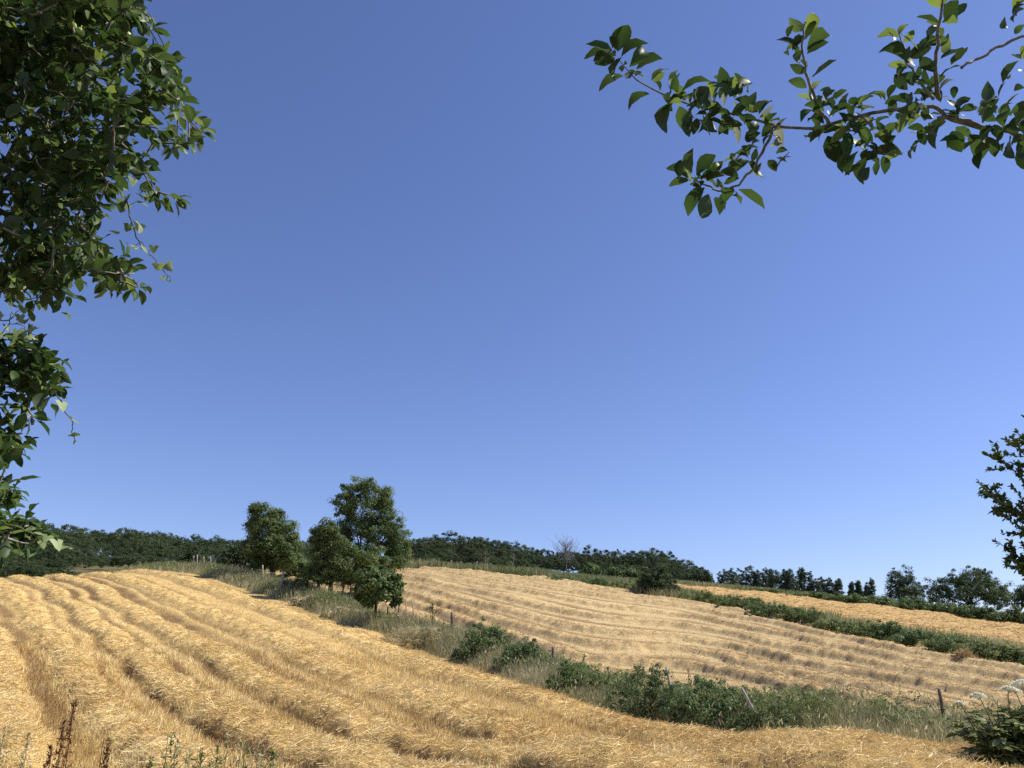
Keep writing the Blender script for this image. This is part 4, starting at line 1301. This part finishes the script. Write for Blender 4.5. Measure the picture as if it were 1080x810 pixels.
    for cf, lst in ((A, A_l), (Bc, B_l), (Cc, C_l), (Dc, D_l)):
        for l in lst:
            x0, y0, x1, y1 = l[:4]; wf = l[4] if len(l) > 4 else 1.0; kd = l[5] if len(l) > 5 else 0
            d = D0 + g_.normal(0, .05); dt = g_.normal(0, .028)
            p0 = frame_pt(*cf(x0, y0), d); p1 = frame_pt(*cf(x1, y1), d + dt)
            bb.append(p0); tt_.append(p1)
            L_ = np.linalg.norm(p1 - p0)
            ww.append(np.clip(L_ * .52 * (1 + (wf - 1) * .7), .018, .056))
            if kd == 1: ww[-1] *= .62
            cc.append(g_.uniform(.05, .6) if kd == 0 else (g_.uniform(.9, 1.0) if kd == 1 else g_.uniform(.76, .86)))  # kind 1: sunlit leaf undersides painted in as a pale leaf colour
    for k in range(len(bb)):                                    # smaller leaves crowded round the same spurs
        for j in range(2):
            if g_.random() < .7:
                L_ = g_.uniform(.03, .066); D = unit(unit(tt_[k] - bb[k]) * .3 + g_.normal(0, .6, 3) + np.array([0, 0, .1]))
                p0 = bb[k] + g_.normal(0, .016, 3)
                bb.append(p0); tt_.append(p0 + D * L_); ww.append(L_ * .5); cc.append(g_.choice([g_.uniform(.05, .6), g_.uniform(.05, .6), g_.uniform(.05, .6), g_.uniform(.70, .90)]))
    bb, tt_ = np.array(bb), np.array(tt_)
    nrm = np.array([0, 0, 1.]) * .75 + unit(-bb) * g_.uniform(-.9, .9, (len(bb), 1)) + g_.normal(0, .3, (len(bb), 3))
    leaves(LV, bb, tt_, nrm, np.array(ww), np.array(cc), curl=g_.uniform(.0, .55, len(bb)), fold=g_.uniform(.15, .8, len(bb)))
    # the rest of the crown, outside the frame on the right
    rest = []
    for k in range(9):
        e = np.array([2.7, 2.2, 1.9]) + g_.normal(0, 1, 3) * np.array([.35, .8, .45])
        e[0] = max(e[0], 2.3 + .75 * max(e[1] - 2.0, 0))
        p = limb(B, fork, e, .03, .006, g_, 6, .06)
        rest += list(p[3:])
    rest = np.array(rest); n = 650
    b_ = rest[g_.integers(0, len(rest), n)] + g_.normal(0, .14, (n, 3))
    ok = b_[:, 0] > .72 * np.maximum(b_[:, 1], 1.6) + .12
    b_ = b_[ok]; n = len(b_)
    D = unit(g_.normal(0, 1, (n, 3)) + np.array([0, 0, -.3])); L_ = g_.uniform(.055, .095, n)
    leaves(LV, b_, b_ + D * L_[:, None], np.array([0, 0, 1.]) + g_.normal(0, .4, (n, 3)), L_ * .55, g_.uniform(.05, .6, n), .15, .3)
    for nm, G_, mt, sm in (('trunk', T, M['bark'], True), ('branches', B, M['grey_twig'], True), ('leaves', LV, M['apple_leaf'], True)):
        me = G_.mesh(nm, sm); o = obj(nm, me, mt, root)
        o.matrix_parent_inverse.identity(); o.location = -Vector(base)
    return root


right_apple()


# ------------------------------------------------------------------ apple tree on the left
def in_poly(px, py, poly):
    inside = np.zeros(len(px), bool); n = len(poly); j = n - 1
    for i in range(n):
        xi, yi = poly[i]; xj, yj = poly[j]
        c = ((yi > py) != (yj > py)) & (px < (xj - xi) * (py - yi) / (yj - yi + 1e-9) + xi)
        inside ^= c; j = i
    return inside


CROWN = [
    ([(-300, -330), (110, -330), (150, -60), (146, 0), (152, 14), (158, 30), (165, 55), (178, 78), (192, 98), (198, 122), (205, 142), (200, 152), (182, 152), (162, 158), (146, 172), (122, 178), (106, 196), (95, 222), (93, 245), (102, 265), (84, 290), (64, 308), (54, 330), (40, 325), (28, 315), (0, 318), (-300, 330)], 2700),
    ([(100, 282), (126, 276), (146, 288), (142, 304), (120, 308), (98, 304)], 16),
    ([(140, 200), (168, 198), (182, 208), (170, 212), (150, 210)], 5),
    ([(-60, 372), (0, 366), (32, 364), (55, 378), (66, 396), (62, 408), (42, 412), (20, 400), (0, 408), (-60, 410)], 90),
    ([(22, 425), (36, 425), (42, 445), (30, 452)], 5),
    ([(-60, 440), (15, 452), (32, 470), (26, 484), (-60, 490)], 52),
    ([(-60, 505), (16, 508), (26, 524), (-60, 535)], 44),
    ([(-60, 548), (14, 545), (42, 558), (40, 572), (15, 580), (-60, 590)], 60),
]


def left_apple():
    g_ = np.random.default_rng(15)
    bx, by = -3.7, 3.5
    base = np.array([bx, by, float(base_z(bx, by))])
    root = empty('apple_tree', base, 'apple tree filling the left edge with dense dark leaves and small green apples', 'tree', 'apple trees')
    T, B, LV = Geo(), Geo(), Geo()
    fork = base + np.array([.05, .05, 1.5])
    limb(T, base + np.array([0, 0, -.2]), fork, .15, .11, g_, 8, .03, 10)
    sk = []                                                     # skeleton points
    limbs = [((-80, 250), 3.4), ((-60, 60), 3.4), ((60, 60), 3.5), ((80, 200), 3.4), ((-40, 420), 3.3), ((-40, 540), 3.2), ((40, -120), 3.6), ((-120, -180), 3.8)]
    for (px, py), d in limbs:
        e = frame_pt(px, py, d)
        p = limb(B, fork, e, .035, .008, g_, 10, .06, 7)
        sk.append(p[3:])
    # two pale bare branches seen against the dark of the crown
    for pts in ([(-40, 150), (0, 108), (14, 95), (28, 86)], [(-30, 60), (0, 45), (10, 32)], [(28, 12), (70, 22), (85, 30), (110, 36)], [(84, 160), (92, 178), (96, 190)]):
        p = np.array(pts, float); P = frame_pt(p[:, 0], p[:, 1], 2.95)
        tt = np.linspace(0, 1, 9); P = np.stack([np.interp(tt, np.linspace(0, 1, len(p)), P[:, i]) for i in range(3)], -1) + g_.normal(0, .004, (9, 3))
        B.tube(P, np.linspace(.008, .004, 9), 6, a=.9); sk.append(P)
    anchors = []
    for poly, n in CROWN:
        a = np.array(poly, float); lo, hi = a.min(0), a.max(0); got = 0
        while got < n:
            p = lo + (hi - lo) * g_.random(2)
            if in_poly(np.array([p[0]]), np.array([p[1]]), poly)[0]:
                d = g_.uniform(2.75, 4.1) if n > 100 else g_.normal(3.2, .12)
                anchors.append(frame_pt(p[0] * 1.03 + 5, p[1], d)); got += 1
    anchors = np.array(anchors)
    allp = np.vstack(sk)
    order = np.argsort([np.min(np.linalg.norm(allp - a_, axis=1)) for a_ in anchors])
    bb, tt_, cc, ww = [], [], [], []
    for i in order:
        a_ = anchors[i]
        dd = np.linalg.norm(allp - a_, axis=1); k = int(np.argmin(dd))
        p = limb(B, allp[k], a_, .0045, .002, g_, 4, .1, 4)
        allp = np.vstack([allp, p[2:]])
        ax = unit(p[-1] - p[-2])
        m = g_.integers(5, 9)
        for j in range(m):
            b_ = a_ - ax * g_.uniform(0, .13)
            D = unit(ax * .45 + g_.normal(0, .75, 3) + np.array([.12, 0, -.38]))
            L_ = g_.uniform(.042, .070)
            b_ = b_ + D * .012
            bb.append(b_); tt_.append(b_ + D * L_); ww.append(L_ * g_.uniform(.42, .56)); cc.append(np.clip(g_.normal(.40 + .25 * (a_[0] > -1.75 * a_[1] / 3.4), .18), 0, .72) if g_.random() > .09 else g_.uniform(.74, .86))  # right fringe lighter: sunlight on it painted into the leaf colour
    bb, tt_ = np.array(bb), np.array(tt_)
    nrm = np.array([.15, 0, 1.]) + g_.normal(0, .55, (len(bb), 3))
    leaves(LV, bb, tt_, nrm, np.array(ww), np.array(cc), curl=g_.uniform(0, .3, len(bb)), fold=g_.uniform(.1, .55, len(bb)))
    parts = [('trunk', T, M['bark'], True), ('branches', B, M['grey_twig'], True), ('leaves', LV, M['apple_leaf'], True)]
    for nm, G_, mt, sm in parts:
        o = obj(nm, G_.mesh(nm, sm), mt, root); o.location = -Vector(base)
    # apples
    AP = [(57, 150, 2.85), (51, 106, 2.85), (76, 27, 2.85), (84, 34, 2.85), (134, 37, 2.9), (35, 41, 2.9), (62, 74, 2.9), (125, 97, 2.95), (43, 262, 2.9), (6, 147, 2.95), (110, 2, 2.9)]
    th, ph = np.meshgrid(np.linspace(0, 2 * math.pi, 17)[:-1], np.linspace(0, math.pi, 10), indexing='ij')
    rr = 1 - .16 * np.exp(-(ph / .35) ** 2) - .10 * np.exp(-((math.pi - ph) / .3) ** 2)
    V = np.stack([rr * np.sin(ph) * np.cos(th), rr * np.sin(ph) * np.sin(th), .92 * rr * np.cos(ph)], -1).reshape(-1, 3)
    ii = np.arange(16 * 10).reshape(16, 10); nx = np.roll(ii, -1, 0)
    Fq = np.stack([ii[:, :-1], ii[:, 1:], nx[:, 1:], nx[:, :-1]], -1).reshape(-1, 4)
    for px, py, d in AP:
        c = frame_pt(px, py, d); r = g_.uniform(.011, .015)
        G_ = Geo(); G_.add(V * r, Fq, g_.random())
        G_.tube([(0, 0, r * .8), (.002, 0, r * 1.8)], .0012, 5, 0)
        o = obj('apple', G_.mesh('apple', True), M['apple_fruit'], root); o.location = Vector(c - base)
    return root


left_apple()


# climbing vine with pale lobed leaves hanging out of the left apple tree
def vine(label, stem_px, leaf_px, d0, seed, size=.039):
    g_ = np.random.default_rng(seed)
    p = np.array(stem_px, float)
    P = frame_pt(p[:, 0], p[:, 1], d0 + g_.normal(0, .02, len(p)))
    base = P[0].copy()
    root = empty('vine', base, label, 'vine', 'climbing vines in the left apple tree')
    tt = np.linspace(0, 1, len(P) * 4); S = np.stack([np.interp(tt, np.linspace(0, 1, len(P)), P[:, i]) for i in range(3)], -1) + g_.normal(0, .004, (len(tt), 3))
    G1 = Geo(); G1.tube(S, np.linspace(.0028, .0012, len(S)), 5)
    G2 = Geo()
    ang = np.array([-2.6, -1.9, -1.15, -.55, 0, .55, 1.15, 1.9, 2.6]); rad = np.array([.55, .95, .62, .80, 1.15, .80, .62, .95, .55])
    for (px, py, sz) in leaf_px:
        c = frame_pt(px, py, d0 + g_.normal(0, .05))
        k = np.argmin(np.linalg.norm(S - c, axis=1))
        G1.tube([S[k], (S[k] + c) / 2 + np.array([0, 0, .01]), c], .0012, 4)
        n_ = unit(-unit(c) * g_.uniform(.2, 1) + np.array([.3, 0, .7]) + g_.normal(0, .45, 3))
        down = np.array([g_.normal(0, .5), 0, -1.]); D = unit(down - n_ * (down @ n_)); Sx = np.cross(D, n_)
        R = size * sz * g_.uniform(.8, 1.15)
        pts = c + (np.cos(ang) * rad * R * .62)[:, None] * D + (np.sin(ang) * rad * R * .62)[:, None] * Sx - n_ * (np.abs(np.sin(ang)) * R * .18 * g_.uniform(-.5, 1))[:, None]
        V = np.vstack([c[None] + n_ * R * .08, pts]); f = [(0, j, j + 1, j + 2) for j in (1, 3, 5, 7)]
        G2.add(V, f, g_.uniform(0, 1))
    for nm, G_, mt in (('stem', G1, M['green_grass']), ('leaves', G2, M['vine_leaf'])):
        o = obj(nm, G_.mesh(nm), mt, root); o.location = -Vector(base)


vine('pale vine tail hanging out of the left apple tree at mid height', [(105, 150), (120, 185), (135, 215), (140, 240), (150, 262), (165, 275), (176, 290), (180, 298)],
     [(122, 178, .9), (128, 196, 1.1), (140, 190, 1.0), (130, 215, 1.3), (150, 214, 1.2), (136, 238, 1.1), (147, 238, 1.0), (142, 260, 1.0), (153, 262, 1.1), (162, 261, 1.0), (167, 279, 1.0), (176, 279, 1.1), (172, 293, .5), (180, 297, .35), (118, 165, 1)], 3.1, 1)
vine('pale vine shoots curling at the upper right of the left apple tree', [(120, -30), (140, 2), (152, 12), (160, 24), (175, 60), (185, 100), (195, 112), (204, 120)],
     [(146, 8, .6), (152, 12, .5), (157, 18, .6), (162, 22, .6), (158, 28, .5), (150, 20, .6), (186, 102, .7), (192, 108, .7), (198, 112, .6), (202, 118, .6), (190, 116, .7), (196, 122, .6), (182, 94, .6), (170, 85, .7), (178, 90, .7)], 3.0, 2)
vine('pale vine tip hanging beside the lower leaves of the left apple tree', [(30, 365), (50, 395), (64, 425), (76, 445), (79, 460), (78, 468)],
     [(48, 388, .9), (58, 412, .9), (65, 426, 1.2), (75, 443, 1.3), (79, 457, .9), (78, 466, .5), (40, 380, .8)], 3.1, 3)
vine('yellow-green vine patch at the left edge above the lower leaves', [(-20, 330), (5, 338), (25, 345), (40, 358)],
     [(2, 332, .9), (12, 330, .8), (22, 334, .9), (28, 338, .9), (34, 345, .8), (8, 345, 1.0), (18, 350, 1.0), (30, 355, .9), (38, 358, .7), (2, 352, .9), (25, 325, .8)], 3.1, 4)
vine('lowest yellow-green vine sprig over the hill on the far left', [(-10, 545), (20, 555), (40, 565), (58, 574), (75, 580), (95, 588)],
     [(33, 556, .8), (42, 562, .9), (50, 566, 1.0), (58, 565, .9), (60, 572, 1.1), (67, 577, 1.0), (28, 565, .8), (45, 572, .8), (75, 578, .4)], 3.0, 5)


# ------------------------------------------------------------------ plum tree at the right edge and the flowering bush below it
def plum_tree():
    g_ = np.random.default_rng(33)
    Y = 11.0
    bx = float(at(1175, 700, Y)[0])
    base = np.array([bx, Y, float(base_z(bx, Y))])
    root = empty('plum_tree', base, 'small-leaved fruit tree reaching in at the right edge at mid height', 'tree')
    T, B, LV = Geo(), Geo(), Geo()
    fork = base + np.array([0, 0, 1.5])
    limb(T, base + np.array([0, 0, -.2]), fork, .13, .09, g_, 7, .03, 9)
    ends = [(1072, 456), (1060, 464), (1048, 481), (1036, 514), (1040, 520), (1052, 540), (1050, 570), (1068, 590), (1078, 530), (1080, 490), (1085, 560), (1078, 598), (1100, 440), (1120, 480), (1110, 540), (1130, 420), (1160, 400), (1200, 430), (1230, 480), (1250, 560), (1220, 380), (1180, 460), (1150, 520), (1095, 600), (1120, 590)]
    pts = []
    for px, py in ends:
        e = at(px, py, Y + g_.normal(0, .35))
        mid = at(min(px + 60, 1160), py + 45, Y)
        p = limb(B, fork, mid, .04, .014, g_, 5, .05, 6); q = limb(B, mid, e, .014, .004, g_, 8, .04, 5)
        pts.append(q); 
        for k in range(8):
            s0 = q[g_.integers(2, 8)]; e2 = s0 + unit(e - mid + g_.normal(0, .45, 3)) * g_.uniform(.15, .4)
            e2[0] = max(e2[0], at(1036, 500, Y)[0])
            pts.append(limb(B, s0, e2, .006, .003, g_, 5, .06, 4))
    bb, tt_ = [], []
    for q in pts:
        for k in range(52 if len(q) > 7 else 32):
            u = g_.uniform(.15, 1) * (len(q) - 1); i = min(int(u), len(q) - 2)
            b_ = q[i] + (q[i + 1] - q[i]) * (u - i); ax = unit(q[i + 1] - q[i])
            D = unit(ax * .8 + g_.normal(0, .6, 3) + np.array([0, 0, .05])); bb.append(b_); tt_.append(b_ + D * g_.uniform(.05, .085))
    bb, tt_ = np.array(bb), np.array(tt_); n = len(bb)
    leaves(LV, bb, tt_, np.array([0, 0, 1.]) + g_.normal(0, .6, (n, 3)), np.linalg.norm(tt_ - bb, axis=1) * .5, np.clip(g_.normal(.35, .18, n), 0, .7), .12, .3)
    for nm, G_, mt, sm in (('trunk', T, M['bark'], True), ('branches', B, M['bark'], True), ('leaves', LV, M['apple_leaf'], True)):
        o = obj(nm, G_.mesh(nm, sm), mt, root); o.location = -Vector(base)


plum_tree()


def flowering_bush():
    g_ = np.random.default_rng(44)
    Y = 9.6
    b = ground(1078, Y)
    root = empty('flowering_bush', b, 'leafy bush with flat white flower heads in the bottom right corner', 'bush')
    S, LV = Geo(), Geo()
    tops = [(1031, 731), (1063, 724), (1070, 727), (1078, 717), (1095, 715), (1115, 725), (1012, 740)]
    sizes = [.085, .075, .06, .125, .11, .09, .04]
    leafy = [(1020, 752), (1042, 745), (1052, 738), (1085, 735), (1105, 745), (1028, 770), (1046, 765), (1066, 755), (1090, 760), (1110, 770), (1058, 778), (1078, 748)]
    for (px, py), sz in zip(tops + leafy, sizes + [0] * len(leafy)):
        e = at(px, py, Y + g_.normal(0, .12)) - b
        foot = np.array([g_.normal(0, .12), g_.normal(0, .1), -.1]); foot[0] += e[0] * .25
        p = limb(S, foot, e, .010, .004, g_, 8, .05, 6)
        F = Geo()
        has_head, sz = sz > 0, max(sz, .01)
        n = int(620 * sz / .08)
        a = g_.uniform(0, 6.28, n); r = np.sqrt(g_.random(n)) * sz
        c = np.stack([np.cos(a) * r, np.sin(a) * r, -r * r / sz * .55 + g_.normal(0, .006, n)], -1)
        D = unit(np.stack([np.cos(a), np.sin(a), g_.normal(0, .3, n)], -1)); sd_ = unit(np.cross(D, np.array([0, 0, 1.]) + g_.normal(0, .4, (n, 3))))
        L_ = g_.uniform(.008, .016, n)
        F.quads(blade_quads(c, D, sd_, L_, L_, .9), g_.random(n))
        for k in range(9):
            aa = k / 9 * 6.28
            F.tube([(0, 0, -sz * .9), (math.cos(aa) * sz * .4, math.sin(aa) * sz * .4, -sz * .35), (math.cos(aa) * sz * .75, math.sin(aa) * sz * .75, -sz * .18)], .0018, 4, 0)
        if has_head: o = obj('flower_head', F.mesh('flower_head'), M['white_flower'], root); o.location = Vector(e)
        bb, tt_ = [], []
        for k in range(26):
            u = g_.uniform(.1, .85); i = int(u * 8); b_ = p[i]; aa = g_.uniform(0, 6.28)
            D = unit(np.array([math.cos(aa), math.sin(aa), g_.uniform(-.25, .45)])); L0 = g_.uniform(.12, .25)
            tip = b_ + D * L0
            S.tube([b_, b_ + D * L0 * .5 + np.array([0, 0, .02]), tip], .0022, 4)
            for j in range(5):
                f_ = [.45, .45, .8, .8, 1.0][j]; s_ = [1, -1, 1, -1, 0][j]
                q0 = b_ + D * L0 * f_; D2 = unit(D + s_ * .9 * np.cross(D, np.array([0, 0, 1.])) + np.array([0, 0, -.2])); L_ = g_.uniform(.08, .16)
                bb.append(q0); tt_.append(q0 + D2 * L_)
        bb, tt_ = np.array(bb), np.array(tt_); m = len(bb)
        leaves(LV, bb, tt_, np.array([0, 0, 1.]) + g_.normal(0, .4, (m, 3)), np.linalg.norm(tt_ - bb, axis=1) * .42, g_.uniform(.3, 1, m), .15, .25)
    obj('stems', S.mesh('stems'), M['green_grass'], root)
    obj('leaves', LV.mesh('leaves', True), M['green_grass'], root)


flowering_bush()
